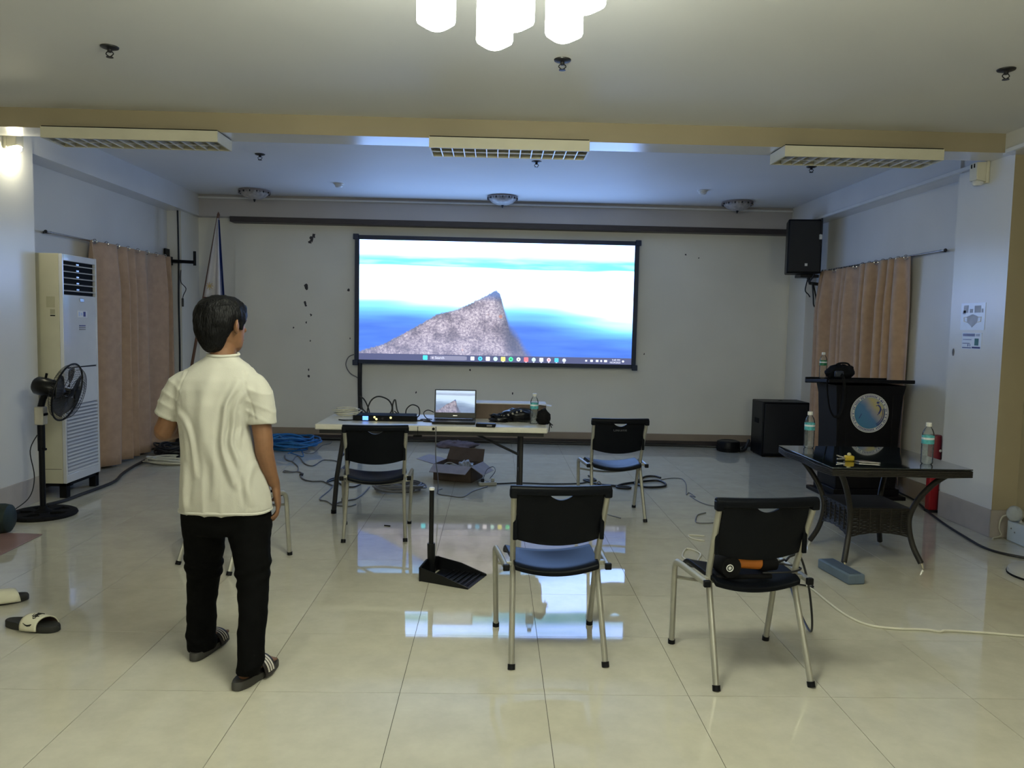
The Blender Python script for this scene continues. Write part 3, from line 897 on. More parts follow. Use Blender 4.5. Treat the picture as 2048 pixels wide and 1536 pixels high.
def make_chair():
    t = bpy.data.objects.new('stacking_chair', None); COL.objects.link(t)
    for s in (-1, 1):
        pts = [(0.213 * s, -0.25, 0.012), (0.205 * s, -0.165, 0.22), (0.199 * s, -0.10, 0.38), (0.199 * s, -0.088, 0.44), (0.201 * s, -0.10, 0.50), (0.206 * s, -0.15, 0.64), (0.212 * s, -0.205, 0.785)]
        o = MB().tube(smoothpath(pts, 5), 0.0158, 10, flat=0.85).build('rear_leg', M_tubes, t, smooth=True)
        MB().tube([(0.2135 * s, -0.255, 0.0), (0.2125 * s, -0.247, 0.022)], 0.0172, 10).build('foot_cap', M_black, o, smooth=True)
        pts = [(0.236 * s, -0.15, 0.432), (0.245 * s, 0.0, 0.432), (0.255 * s, 0.13, 0.432), (0.257 * s, 0.165, 0.425), (0.257 * s, 0.186, 0.40), (0.255 * s, 0.196, 0.36), (0.249 * s, 0.215, 0.2), (0.241 * s, 0.24, 0.012)]
        o = MB().tube(smoothpath(pts, 5), 0.0158, 10, flat=0.85).build('front_leg', M_tubes, t, smooth=True)
        MB().tube([(0.241 * s, 0.241, 0.0), (0.2415 * s, 0.239, 0.022)], 0.0172, 10).build('foot_cap', M_black, o, smooth=True)
        MB().box((0.235 * s, -0.158, 0.432), (0.03, 0.02, 0.03)).build('rail_cap', M_black, o, bevel=0.004)
        # bracket joining post and rail
        MB().box((0.218 * s, -0.09, 0.432), (0.03, 0.03, 0.02)).build('weld_block', M_tubes, t, bevel=0.003)
    MB().tube(smoothpath([(-0.252, 0.20, 0.345), (-0.12, 0.195, 0.325), (0, 0.19, 0.318), (0.12, 0.195, 0.325), (0.252, 0.20, 0.345)], 5), 0.0085, 8).build('stretcher', M_tubes, t, smooth=True)
    # seat shell
    def seat(u, v, side):
        x = (u - 0.5) * 2
        y = -0.155 + v * 0.36
        dip = 0.040 * (1 - x * x) * (0.65 + 0.35 * math.cos((v - 0.35) * 3.0))
        z = 0.452 - dip - (0.035 * max(0, (v - 0.8) / 0.2) ** 2) - 0.012 * max(0, (0.12 - v) / 0.12) ** 2
        return Vector((x * (0.195 + 0.022 * v), y, z + side))
    mb = MB()
    nu, nv = 18, 16
    top = [seat(i / nu, j / nv, 0.0) for j in range(nv + 1) for i in range(nu + 1)]
    bot = [seat(i / nu, j / nv, -0.024) for j in range(nv + 1) for i in range(nu + 1)]
    n = len(top)
    fs = []
    for j in range(nv):
        for i in range(nu):
            a = j * (nu + 1) + i
            fs.append((a, a + 1, a + nu + 2, a + nu + 1)); fs.append((n + a, n + a + nu + 1, n + a + nu + 2, n + a + 1))
    for i in range(nu):
        fs.append((i, n + i, n + i + 1, i + 1)); a = nv * (nu + 1) + i; fs.append((a, a + 1, n + a + 1, n + a))
    for j in range(nv):
        a = j * (nu + 1); b = a + nu + 1; fs.append((a, b, n + b, n + a)); a += nu; b += nu; fs.append((a, n + a, n + b, b))
    mb.add(top + bot, fs)
    mb.build('seat', M_seat, t, bevel=0.006, bseg=3)
    # backrest with a crescent grip hole
    W = 0.193
    out = [(-W, 0.80), (-W, 0.56)]
    for k in range(0, 17):
        x = -W + 2 * W * k / 16
        out.append((x, 0.555 - 0.030 * (1 - (x / W) ** 2)))
    out += [(W, 0.56), (W, 0.80)]
    out = out[::-1]
    hole = [(-0.052, 0.776)] + [(-0.052 + 0.104 * k / 10, 0.776 - 0.023 * math.sin(PI * k / 10) ** 0.8) for k in range(1, 10)] + [(0.052, 0.776)]
    inner = [(x * 0.04, 0.57 + 0.05 * j) for x in range(-4, 5) for j in range(0, 4)]
    mb = MB()
    plate(mb, out, [hole], back_fn, 0.012, inner)
    back = mb.build('backrest', M_seat, t, bevel=0.0)
    back.data.polygons.foreach_set('use_smooth', [True] * len(back.data.polygons))
    back.data.set_sharp_from_angle(angle=math.radians(40))
    # rolled top lip that hooks over the posts
    lip = []
    for k in range(0, 21):
        x = -0.228 + 0.456 * k / 20
        q = back_fn(max(-0.205, min(0.205, x)), 0.80, 0)
        lip.append([Vector((x, q.y + dy, 0.802 + dz)) for dy, dz in [(-0.020, -0.024), (0.016, -0.024), (0.020, -0.012), (0.018, 0.008), (0.008, 0.016), (-0.010, 0.016), (-0.021, 0.008), (-0.024, -0.01)]])
    MB().loft(lip).build('top_lip', M_seat, t, bevel=0.004)
    for s in (-1, 1):
        MB().box((0.213 * s, -0.205, 0.785), (0.036, 0.040, 0.045)).build('post_cap', M_seat, t, bevel=0.008)
        q = back_fn(0.19 * s, 0.67, 0)
        MB().box((0.199 * s, q.y, 0.67), (0.02, 0.014, 0.22)).build('back_flange', M_seat, t, bevel=0.004)
    return t
CH = make_chair()
def chair_at(rl, rr, label, first=False):
    """place by its two rear feet"""
    mx, my = (rl[0] + rr[0]) / 2, (rl[1] + rr[1]) / 2
    a = math.atan2(rr[1] - rl[1], rr[0] - rl[0])
    fx, fy = -math.sin(a), math.cos(a)
    o = CH if first else copy_tree(CH)
    o.location = (mx + fx * 0.25, my + fy * 0.25, 0)
    o.rotation_euler = (0, 0, a)
    return tag(o, label, 'chair', 'black shell stacking chairs')
C2 = chair_at((0.099, 3.317), (0.521, 3.352), 'black stacking chair nearest the middle, its seat shining blue from the screen', True)
C1 = chair_at((-1.037, 5.267), (-0.602, 5.315), 'black stacking chair at the folding table, behind the audio unit with lit buttons')
C3 = chair_at((0.962, 3.133), (1.387, 3.178), 'black stacking chair holding an orange and black power tool')
C4 = chair_at((0.785, 5.935), (1.209, 5.961), 'black stacking chair with embossed lettering, beside the end of the folding table')
C5 = chair_at((-1.950, 4.735), (-1.565, 4.540), 'stacking chair mostly hidden behind the man in the cream shirt')
M_emb = mat('embossed_print', (0.05, 0.055, 0.07), rough=0.4, var=0.1)
q = back_fn(0, 0.715, -1)
text_mesh('Lifetime', 0.034, M_emb, 'embossed_lettering', C4, TR(0, q.y - 0.004, 0.725) @ RX(PI / 2 - 0.32), 0.001)

# ------------------------------------------------------------------ folding table
DZ = 0.74
DX0, DX1, DY0, DY1 = -1.385, 0.42, 5.925, 6.68
t = thing('folding_table', 'off-white folding table with black legs in front of the screen', 'table', ((DX0 + DX1) / 2, (DY0 + DY1) / 2, 0))
hw, hd = (DX1 - DX0) / 2, (DY1 - DY0) / 2
MB().bx(-hw, hw, -hd, hd, DZ - 0.045, DZ).build('tabletop', M_table, t, bevel=0.012, bseg=3)
MB().bx(-hw + 0.03, hw - 0.03, -hd + 0.03, -hd + 0.05, DZ - 0.075, DZ - 0.044).bx(-hw + 0.03, hw - 0.03, hd - 0.05, hd - 0.03, DZ - 0.075, DZ - 0.044).build('side_rail', M_darkm, t)
for s in (-1, 1):
    x = s * (hw - 0.20)
    for yy in (-0.20, 0.20):
        lg = MB().tube([(x, yy, DZ - 0.05), (x + s * 0.06, yy * 1.05, 0.30), (x + s * 0.085, yy * 1.05, 0.0)] if s < 0 else [(x, yy, DZ - 0.05), (x, yy, 0.0)], 0.019, 10).build('leg', M_darkm, t, smooth=True)
        fx = x + (s * 0.085 if s < 0 else 0)
        MB().lathe([(0.022, 0.0), (0.022, 0.03)], 12, c=(fx, yy * (1.05 if s < 0 else 1), 0)).build('foot_cap', M_black, lg)
    MB().tube([(x + (s * .06 if s < 0 else 0), -0.20, 0.32), (x + (s * .06 if s < 0 else 0), 0.20, 0.32)], 0.012, 8).build('crossbar', M_darkm, t)
    MB().tube([(x - s * 0.50, 0.0, DZ - 0.05), (x + (s * .03 if s < 0 else 0), 0.0, 0.46)], 0.011, 8).build('brace', M_darkm, t, smooth=True)
    MB().tube([(x + (s * .03 if s < 0 else 0), -0.20, 0.46), (x + (s * .03 if s < 0 else 0), 0.20, 0.46)], 0.010, 8).build('crossbar', M_darkm, t)
for bx_ in (-0.02,):
    MB().lathe([(0.011, 0), (0.011, 0.006)], 12, c=(hw * 0.05 - 0.03, -hd - 0.004, DZ - 0.022), M=RX(PI / 2)).build('rivet', M_black, t)
# cable clip on the table edge
tag(MB().bx(-0.590, -0.586, 5.915, 5.922, 0.665, 0.735).bx(-0.622, -0.556, 5.90, 5.925, 0.655, 0.668).build('cable_clip', M_blackm), 'small black clip hanging on the folding table front edge', 'clip')

# ------------------------------------------------------------------ things on the folding table
t = thing('audio_unit', 'black rack audio unit with a blue display on the folding table', 'audio unit', (-0.875, 6.255, DZ))
w, d, h = 0.235, 0.095, 0.046
MB().bx(-w, w, -d, d, 0.004, h).build('case', M_blackm, t, bevel=0.003)
MB().bx(-w, w, -d - 0.004, -d, 0.002, h).build('front_panel', M_black, t, bevel=0.002)
for s in (-1, 1):
    MB().bx(s * (w + 0.011) - 0.012, s * (w + 0.011) + 0.012, -d - 0.006, -d + 0.002, 0.002, h).build('rack_ear', M_black, t, bevel=0.002)
MB().bx(-w + 0.055, -w + 0.10, -d - 0.007, -d - 0.003, 0.008, 0.040).build('display', emis('display_blue', (0.15, 0.45, 1.6), 1.6), t)
M_led = emis('led_yellow', (1.1, 1.0, 0.35), 1.5)
for (x, z) in [(-w + 0.150, 0.032), (-w + 0.165, 0.017), (0.045, 0.030)]:
    MB().lathe([(0.009, 0), (0.008, 0.006)], 12, c=(x, -d - 0.003, z), M=RX(PI / 2)).build('lit_button', M_led, t)
MB().lathe([(0.012, 0), (0.010, 0.012)], 14, c=(-0.02, -d - 0.003, 0.023), M=RX(PI / 2)).build('knob', M_darkm, t)

M_lpic = picture_material('laptop_picture', 0.75, clouds=(0.75, 0.95, 1.2))
t = thing('laptop', 'open black laptop showing the same mountain picture', 'laptop', (-0.32, 6.16, DZ))
MB().bx(-0.17, 0.17, -0.125, 0.115, 0.0, 0.020).build('keyboard_base', M_blacks, t, bevel=0.004)
kb = MB().bx(-0.15, 0.15, -0.03, 0.085, 0.020, 0.0215).build('keyboard', M_blackm, t)
for r_ in range(5):
    for c_ in range(13):
        MB().bx(-0.147 + c_ * 0.0227, -0.147 + c_ * 0.0227 + 0.019, -0.027 + r_ * 0.022, -0.027 + r_ * 0.022 + 0.018, 0.0215, 0.0235).build('key', M_black, kb)
MB().bx(-0.05, 0.05, -0.112, -0.045, 0.020, 0.0207).build('touchpad', M_grey, t)
L = MB().bx(-0.17, 0.17, -0.005, 0.005, 0.0, 0.235).build('screen_lid', M_blacks, t, bevel=0.004)
L.location = (0, 0.112, 0.022); L.rotation_euler = (math.radians(-10), 0, 0)
uv_quad('laptop_picture', M_lpic, L, [(-0.160, -0.0062, 0.045), (0.160, -0.0062, 0.045), (0.160, -0.0062, 0.226), (-0.160, -0.0062, 0.226)])
MB().bx(-0.018, 0.018, -0.0065, -0.005, 0.017, 0.024).build('badge', M_steel, L)

t = thing('carton', 'long flat brown carton lying on the folding table behind the black pouch', 'box', (0.13, 6.56, DZ), math.radians(-1))
MB().bx(-0.31, 0.31, -0.11, 0.11, 0, 0.132).build('carton_body', M_card_shade, t, bevel=0.003)
MB().bx(-0.312, 0.312, -0.112, 0.112, 0.126, 0.134).build('carton_lit_top', M_paper, t, bevel=0.002)  # brown carton's top coloured white to put in the light on it
MB().add([(0.20, -0.13, 0.136), (0.35, -0.14, 0.118), (0.36, -0.05, 0.12), (0.20, -0.02, 0.136)], [(0, 1, 2, 3)]).build('loose_sheet', M_paper, t, solid=0.001)

def blob(name, m, c, r, seed, amp=0.25, fr=3.0, parent=None, flat=0.0, rings=18, seg=26):
    mb = MB().sphere((0, 0, 0), r, seg, rings)
    vs = []
    for q in mb.v:
        v = Vector(q)
        n_ = v.normalized() if v.length > 0 else Vector((0, 0, 1))
        k = 1 + amp * noise.noise(n_ * fr + Vector((seed, seed * 0.7, 3))) + amp * 0.5 * noise.noise(n_ * fr * 2.3 + Vector((seed, 9, seed)))
        v = v * k
        v.z = max(v.z, -flat) if flat else v.z
        vs.append(tuple(v))
    mb.v = vs
    o = mb.build(name, m, parent, smooth=True, angle=80)
    o.location = c
    return o
t = thing('shoulder_bag', 'black shiny bag with a loop strap on the folding table', 'bag', (0.16, 6.30, DZ))
blob('bag_body', M_blacks, (0.03, 0.02, 0.045), (0.145, 0.085, 0.062), 5, 0.22, 2.5, t, 0.043)
blob('bag_flap', M_blacks, (-0.10, -0.03, 0.028), (0.10, 0.07, 0.034), 8, 0.5, 4.0, t, 0.026)
MB().tube(smoothpath([(0.02, -0.05, 0.02), (0.12, -0.085, 0.015), (0.165, -0.08, 0.06), (0.14, -0.07, 0.105), (0.06, -0.05, 0.115), (-0.02, -0.04, 0.09), (-0.06, -0.06, 0.04)], 6), 0.006, 8, flat=0.4).build('strap', M_blacks, t, smooth=True)
for k in range(5):
    MB().lathe([(0.006, 0), (0.010, 0.003), (0.006, 0.006)], 10, c=(-0.08 + k * 0.035, -0.075, 0.05 + 0.012 * k), M=RX(PI / 2)).build('buckle', M_steel, t)
t = thing('charger_brick', 'black charger brick at the folding table front edge', 'charger', (-0.062, 5.955, DZ), math.radians(-5))
MB().bx(-0.076, 0.076, -0.045, 0.03, 0, 0.026).build('case', M_black, t, bevel=0.006)
MB().bx(0.01, 0.05, -0.046, -0.044, 0.006, 0.018).build('rating_label', M_grey, t)

def bottle(x, y, z, h, label, m_label=M_blabel, fill=0.62, rz=0.0, group='plastic water bottles'):
    t = thing('water_bottle', label, 'bottle', (x, y, z), rz, group)
    s = h / 0.225
    R = 0.031 * s
    prof = [(R * 0.80, 0), (R * 0.97, 0.006 * s), (R, 0.015 * s)]
    zz = 0.02
    for k in range(5):
        prof += [(R * 0.96, (zz + 0.004) * s), (R, (zz + 0.012) * s)]
        zz += 0.018
    prof += [(R, 0.115 * s), (R, 0.155 * s), (R * 0.93, 0.170 * s), (R * 0.72, 0.188 * s), (R * 0.45, 0.200 * s), (R * 0.42, 0.207 * s)]
    MB().lathe(prof, 24).build('bottle_wall', M_glass, t, smooth=True)
    wp = [(q[0] * 0.95, q[1] + 0.0015) for q in prof if q[1] < h * fill]
    MB().lathe(wp, 24).build('water', M_water, t, smooth=True)
    MB().lathe([(R * 1.012, 0.112 * s), (R * 1.015, 0.113 * s), (R * 1.015, 0.157 * s), (R * 1.012, 0.158 * s)], 24, caps=False).build('label_band', m_label, t, smooth=True)
    MB().lathe([(R * 1.02, 0.135 * s), (R * 1.02, 0.146 * s)], 24, caps=False).build('label_stripe', M_paper, t, smooth=True)
    MB().lathe([(R * 0.50, 0.205 * s), (R * 0.52, 0.208 * s), (R * 0.50, 0.225 * s), (R * 0.3, 0.227 * s)], 18).build('cap', M_wplast, t, smooth=True)
    return t
bottle(0.323, 6.17, DZ, 0.245, 'clear water bottle with a teal label on the folding table')
t = thing('drawstring_pouch', 'small black pouch with cords at the folding table end', 'pouch', (0.395, 6.14, DZ))
blob('pouch_body', M_blackm, (0, 0, 0.055), (0.055, 0.05, 0.068), 2, 0.25, 2.5, t, 0.054)
for k, (dx, dz) in enumerate([(0.065, -0.02), (0.045, -0.05), (0.075, 0.0)]):
    MB().tube(smoothpath([(0.03, -0.03, 0.05), (0.05, -0.04, 0.02), (dx, -0.05, max(dz, 0.008) if dx < 0.02 else dz)], 4), 0.004, 6).build('cord', M_blackm, t, smooth=True)

# cable loops standing on the table behind the unit
def cable(pts, r, m, label, name='cable', n=6, cat='cable', closed=False):
    return tag(MB().tube(smoothpath(pts, n, closed), r, 7, closed=closed).build(name, m, smooth=True), label, cat)
cable([(-1.05, 6.42, .745), (-1.06, 6.42, .80), (-1.03, 6.42, .88), (-0.97, 6.42, .915), (-0.89, 6.42, .89), (-0.855, 6.42, .83), (-0.87, 6.40, .775), (-0.93, 6.40, .748), (-1.02, 6.42, .75), (-1.10, 6.44, .80), (-1.12, 6.45, .86)], 0.006, M_cblk, 'tall black cable loop standing behind the audio unit')
cable([(-1.13, 6.46, .91), (-1.09, 6.45, .88), (-1.05, 6.43, .80), (-1.04, 6.40, .745)], 0.006, M_cblk, 'black cable curving down from the wall side behind the audio unit')
cable([(-0.84, 6.40, .746), (-0.85, 6.41, .84), (-0.83, 6.42, .89), (-0.81, 6.41, .80), (-0.77, 6.40, .747)], 0.006, M_cblk, 'pinched black cable standing beside the tall loop')
cable([(-0.74, 6.42, .746), (-0.735, 6.42, .81), (-0.69, 6.42, .85), (-0.635, 6.42, .83), (-0.625, 6.41, .77), (-0.66, 6.38, .747), (-0.76, 6.36, .76), (-0.83, 6.37, .80)], 0.005, M_cblk, 'small round black cable loop between audio unit and laptop')
cable([(-0.50, 6.34, .80), (-0.55, 6.36, .815), (-0.585, 6.36, .79), (-0.56, 6.34, .75), (-0.51, 6.30, .745)], 0.004, M_cblk, 'thin black cable arching to the laptop side')
cable([(-0.63, 6.20, .745), (-0.58, 6.22, .745), (-0.60, 6.27, .747), (-0.55, 6.29, .745), (-0.52, 6.22, .745), (-0.57, 6.18, .745), (-0.50, 6.15, .745)], 0.005, M_cblk, 'tangled black cable flat on the folding table between unit and laptop')
cable([(-1.25, 6.18, .744), (-1.19, 6.15, .745), (-1.13, 6.17, .747), (-1.115, 6.22, .755), (-1.13, 6.28, .75), (-1.10, 6.33, .745)], 0.005, M_cblk, 'black cable end poking out beside the audio unit')
t = thing('clear_cable_coil', 'coil of clear white cable on the folding table corner', 'cable coil', (-1.24, 6.47, DZ))
for k in range(7):
    a0 = k * 0.5
    rr = 0.07 + 0.012 * (k % 3)
    MB().tube([(rr * math.cos(a) * 1.2 + 0.01 * math.sin(k), rr * 0.7 * math.sin(a), 0.008 + 0.007 * k + 0.018 * (1 + math.sin(a + a0)) * (0.4 + 0.2 * (k % 4))) for a in [2 * PI * i / 28 for i in range(28)]], 0.0045, 6, closed=True).build('cable_turn', M_cwht, t, smooth=True)
# ------------------------------------------------------------------ curtains
def curtain(name, label, x, y0, y1, z0, z1, waves, s, seed, group):
    t = thing(name, label, 'curtain', (x, (y0 + y1) / 2, 0), group=group)
    L = y1 - y0
    rg = random.Random(seed)
    ph = [rg.random() * 6 for _ in range(4)]
    def fn(u, v):
        z = z0 + (z1 - z0) * v
        y = (u - 0.5) * L
        w = waves * 2 * PI * u + 1.9 * math.sin(2 * PI * u * 1.7 + ph[0]) + 0.35 * math.sin(v * 2.5 + u * 9)
        amp = (0.062 + 0.022 * math.sin(u * 7 + ph[1])) * (0.45 + 0.55 * min(1, (1 - v) * 5))
        sh = math.sin(w) + 0.25 * math.sin(2 * w + ph[2])
        yy = y + 0.02 * math.cos(w) * (1 - v * 0.3) + 0.015 * math.sin(v * 3 + u * 20) * (1 - v)
        return Vector((s * amp * sh, yy, z))
    mb = MB().grid(fn, int(waves * 16), 24)
    mb.build('cloth', M_curt, t, smooth=True, angle=180, solid=0.004, fix=False)
    # heading tape with tabs
    n = int(waves) + 2
    for k in range(n):
        y = -L / 2 + L * (k + 0.5) / n
        MB().tube([(0.02 * math.cos(a), y, z1 - 0.005 + 0.022 * math.sin(a)) for a in [2 * PI * i / 14 for i in range(14)]], 0.004, 6, closed=True).build('curtain_ring', M_steel, t, smooth=True)
    return t
def rod(label, x, y0, y1, z, s):
    t = thing('curtain_rod', label, 'curtain rod', (x, (y0 + y1) / 2, z))
    h = (y1 - y0) / 2
    MB().tube([(0, -h, 0), (0, h, 0)], 0.009, 10).build('pole', M_steel, t, smooth=True)
    for q in (-h, h):
        MB().sphere((0, q, 0), 0.015, 12, 8).build('end_knob', M_darkm, t, smooth=True)
        MB().box((-s * 0.03, q * 0.94, 0), (0.07, 0.012, 0.02)).build('rod_bracket', M_darkm, t)
curtain('curtain', 'peach curtain beside the air conditioner', -3.90, 7.50, 9.30, 0.03, 2.265, 6.3, 1, 4, 'peach window curtains')
rod('curtain rod on the wall above the air conditioner', -3.93, 6.85, 9.36, 2.262, 1)
curtain('curtain', 'peach curtain between the hung loudspeaker and the lectern', 3.86, 8.22, 9.12, 0.08, 2.245, 5, 1, 9, 'peach window curtains')
curtain('curtain', 'peach curtain directly behind the lectern and its round seal', 3.86, 7.18, 8.18, 0.08, 2.255, 5, 1, 12, 'peach window curtains')
rod('curtain rod on the wall above the lectern', 3.90, 6.68, 9.2, 2.262, -1)

# ------------------------------------------------------------------ standing air conditioner (faces into the room)
t = thing('air_conditioner', 'tall white floor standing air conditioner with louvred front on black feet', 'air conditioner', (-3.735, 6.735, 0))
AX, AW = 0.155, 0.275     # half depth (x), half width (y)
M_acs = mat('ac_cream_side', (0.55, 0.53, 0.41), rough=0.4, var=0.03)
M_acf = mat('ac_white_front', (0.66, 0.67, 0.70), rough=0.12, var=0.02, coat=0.4)
Z0a, Z1a = 0.125, 2.045
bd = MB().bx(-AX, AX - 0.031, -AW, AW, Z0a, Z1a).build('body', M_acs, t, bevel=0.003)
MB().bx(AX - 0.03, AX, -AW, -AW + 0.022, Z0a, Z1a).bx(AX - 0.03, AX, AW - 0.022, AW, Z0a, Z1a).build('front_frame', M_acf, t, bevel=0.004)
MB().bx(AX - 0.031, AX - 0.001, -AW + 0.022, AW - 0.022, 1.99, Z1a - 0.001).build('top_rail', M_acf, t, bevel=0.004)
MB().bx(AX - 0.03, AX - 0.026, -AW + 0.02, AW - 0.02, 1.71, 1.99).build('outlet_recess', M_blackm, t)
for k in range(5):
    MB().box((AX - 0.012, 0, 1.745 + k * 0.053), (0.022, 2 * AW - 0.046, 0.006), RY(0.35)).build('slat', M_acf, t)
for k in range(5):
    o = MB().box((AX - 0.018, -0.02, 1.745 + k * 0.053 + 0.012), (0.016, 0.04, 0.012)).build('vane', M_steel, t)
MB().bx(AX - 0.03, AX - 0.002, -AW + 0.02, AW - 0.02, 1.10, 1.71).build('upper_panel', M_acf, t, bevel=0.006)
MB().bx(AX - 0.03, AX - 0.010, -AW + 0.02, AW - 0.02, 1.092, 1.10).build('panel_gap', M_blackm, t)
MB().bx(AX - 0.03, AX - 0.002, -AW + 0.02, AW - 0.02, 0.78, 1.092).build('lower_panel', M_acf, t, bevel=0.006)
MB().bx(AX - 0.034, AX - 0.020, -AW + 0.02, AW - 0.02, 0.20, 0.78).build('grille_recess', M_blackm, t)
for k in range(19):
    z = 0.21 + k * 0.0305
    MB().prism([(-0.024, -0.002), (0.0, -0.008), (0.0, 0.008), (-0.024, 0.019)], 'y', -AW + 0.03, AW - 0.03, TR(AX, 0, z)).build('slat', M_acf, t)
MB().bx(AX - 0.03, AX - 0.001, -AW + 0.02, AW - 0.02, Z0a, 0.20).build('kick_panel', M_acf, t, bevel=0.006)
MB().bx(AX - 0.002, AX + 0.003, -0.015, 0.05, 1.655, 1.685).build('badge', M_steel, t, bevel=0.003)
dp = MB().bx(AX - 0.002, AX + 0.002, -0.055, 0.10, 1.52, 1.58).build('display_window', M_paper, t, bevel=0.002)
MB().bx(AX + 0.002, AX + 0.003, 0.035, 0.07, 1.53, 1.572).build('display_glass', M_inkd, dp)
MB().bx(AX + 0.002, AX + 0.003, -0.04, -0.02, 1.535, 1.568).bx(AX + 0.002, AX + 0.003, -0.005, 0.02, 1.54, 1.562).build('display_marks', M_inkp, dp)
for k in range(3):
    MB().bx(AX - 0.002, AX + 0.001, -0.03, 0.07, 1.415 + k * 0.016, 1.423 + k * 0.016).build('button_row', M_inkd if k == 2 else M_grey, t)
MB().bx(0.02, 0.09, -AW - 0.0015, -AW, 1.60, 1.69).build('rating_label', mat('label_beige', (0.42, 0.40, 0.28), rough=0.5), t)
MB().bx(0.05, 0.09, -AW - 0.0015, -AW, 1.545, 1.585).build('rating_label', mat('label_beige2', (0.36, 0.34, 0.24), rough=0.5), t)
MB().bx(0.05, 0.09, -AW - 0.0015, -AW, 1.528, 1.538).build('warning_strip', M_blackm, t)
MB().bx(-AX + 0.01, AX - 0.04, -AW - 0.001, -AW, 0.245, 0.248).build('seam', M_blackm, t)
for k in range(3):
    MB().bx(-0.03, -0.018, -AW - 0.0015, -AW, 0.60 + k * 0.022, 0.612 + k * 0.022).build('vent_slot', M_blackm, t)
for sx in (-1, 1):
    for sy in (-1, 1):
        MB().bx(sx * 0.115 - 0.03, sx * 0.115 + 0.03, sy * 0.235 - 0.03, sy * 0.235 + 0.03, 0, Z0a + 0.003).build('foot', M_blackm, t, bevel=0.004)
MB().bx(-AX + 0.01, AX - 0.01, -AW + 0.01, AW - 0.01, 0.10, Z0a + 0.002).build('base_frame', M_blackm, t)

# ------------------------------------------------------------------ pedestal fan
FX, FY = -3.455, 5.90
t = thing('pedestal_fan', 'black pedestal fan with a round cage in front of the air conditioner', 'fan', (FX, FY, 0))
# round base ring with spokes
mb = MB()
mb.lathe([(0.175, 0.0), (0.230, 0.0), (0.238, 0.010), (0.232, 0.024), (0.215, 0.032), (0.180, 0.028), (0.172, 0.012)], 48)
o = mb.build('base_ring', M_blackm, t, smooth=True)
for k in range(5):
    a = 2 * PI * k / 5 + 0.3
    MB().prism([(0.03, -0.045), (0.10, -0.028), (0.19, -0.06), (0.19, 0.06), (0.10, 0.028), (0.03, 0.045)], 'z', 0.006, 0.030, RZ(a)).build('base_spoke', M_blackm, t, bevel=0.004)
MB().lathe([(0.06, 0.004), (0.06, 0.034), (0.035, 0.05), (0.026, 0.07)], 24).build('hub_cap', M_blackm, t, smooth=True)
MB().tube([(0, 0, 0.03), (0, 0, 0.52)], 0.021, 14).build('lower_pole', M_black, t, smooth=True)
MB().tube([(0, 0, 0.50), (0, 0, 0.72)], 0.0265, 14).build('collar', M_black, t, smooth=True)
MB().tube([(0.0, -0.01, 0.515), (0.045, -0.02, 0.515)], 0.010, 10).build('clamp_knob', M_black, t, smooth=True)
MB().bx(-0.034, 0.034, -0.035, 0.035, 0.70, 0.84).build('switch_box', mat('fan_switch_face', (0.50, 0.48, 0.42), rough=0.4), t, bevel=0.01)
for k in range(4):
    MB().box((0.037, -0.02 + 0.013 * k, 0.78), (0.010, 0.008, 0.018)).build('speed_button', M_blackm, t)
HD = math.radians(4)          # direction the fan faces, measured from +x
dirx, diry = math.cos(HD), math.sin(HD)
Mh = TR(0.0, 0.0, 0.985) @ RZ(HD) @ RY(math.radians(13)) @ TR(0.085, 0, 0.012)
mh = lambda x, y, z: Mh @ Vector((x, y, z))
MB().tube([(0, 0, 0.83), (0.02, 0, 0.90), (0.05, 0, 0.96)], 0.024, 12).build('neck', M_black, t, smooth=True)
prof = [(0.001, -0.135), (0.05, -0.13), (0.068, -0.11), (0.072, -0.05), (0.066, 0.02), (0.05, 0.05)]
MB().lathe(prof, 24, M=(Mh @ RY(PI / 2)).to_3x3(), c=Mh.translation).build('motor_housing', M_blacks, t, smooth=True)
MB().tube([mh(-0.06, 0, 0.06), mh(-0.06, 0, 0.105)], 0.009, 10).build('oscillation_knob', M_black, t, smooth=True)
# cage : front and back wire baskets
R = 0.222
def ringpts(x, r, n=48): return [mh(x, r * math.cos(a), r * math.sin(a)) for a in [2 * PI * i / n for i in range(n)]]
cg = MB().tube(ringpts(0.115, R), 0.007, 8, closed=True).build('cage_rim', M_black, t, smooth=True)
wires_f, wires_b = MB(), MB()
NW = 60
for k in range(NW):
    a = 2 * PI * k / NW
    c, s_ = math.cos(a), math.sin(a)
    c2, s2 = math.cos(a + 0.35), math.sin(a + 0.35)
    wires_f.tube([mh(0.185, 0.045 * c, 0.045 * s_), mh(0.182, 0.12 * math.cos(a + .2), 0.12 * math.sin(a + .2)), mh(0.165, 0.19 * math.cos(a + .3), 0.19 * math.sin(a + .3)), mh(0.115, R * c2, R * s2)], 0.0013, 4, caps=False)
    wires_b.tube([mh(0.045, 0.055 * c, 0.055 * s_), mh(0.05, 0.14 * c, 0.14 * s_), mh(0.075, 0.20 * c, 0.20 * s_), mh(0.115, R * c, R * s_)], 0.0013, 4, caps=False)
M_wire = mat('cage_wire', (0.03, 0.03, 0.035), rough=0.35, metal=0.5)
tag(wires_f.build('cage_front_wires', M_wire, t, fix=False), kind='stuff')
tag(wires_b.build('cage_back_wires', M_wire, t, fix=False), kind='stuff')
for r in (0.12, 0.19):
    MB().tube(ringpts(0.180 if r < .15 else 0.163, r), 0.002, 5, closed=True).build('cage_hoop', M_wire, t)
MB().lathe([(0.001, 0.012), (0.04, 0.010), (0.046, 0.0), (0.04, -0.004)], 24, M=(Mh @ RY(PI / 2)).to_3x3(), c=mh(0.182, 0, 0)).build('centre_badge', M_black, t, smooth=True)
M_blade = mat('fan_blade', (0.035, 0.036, 0.042), rough=0.3, var=0.1)
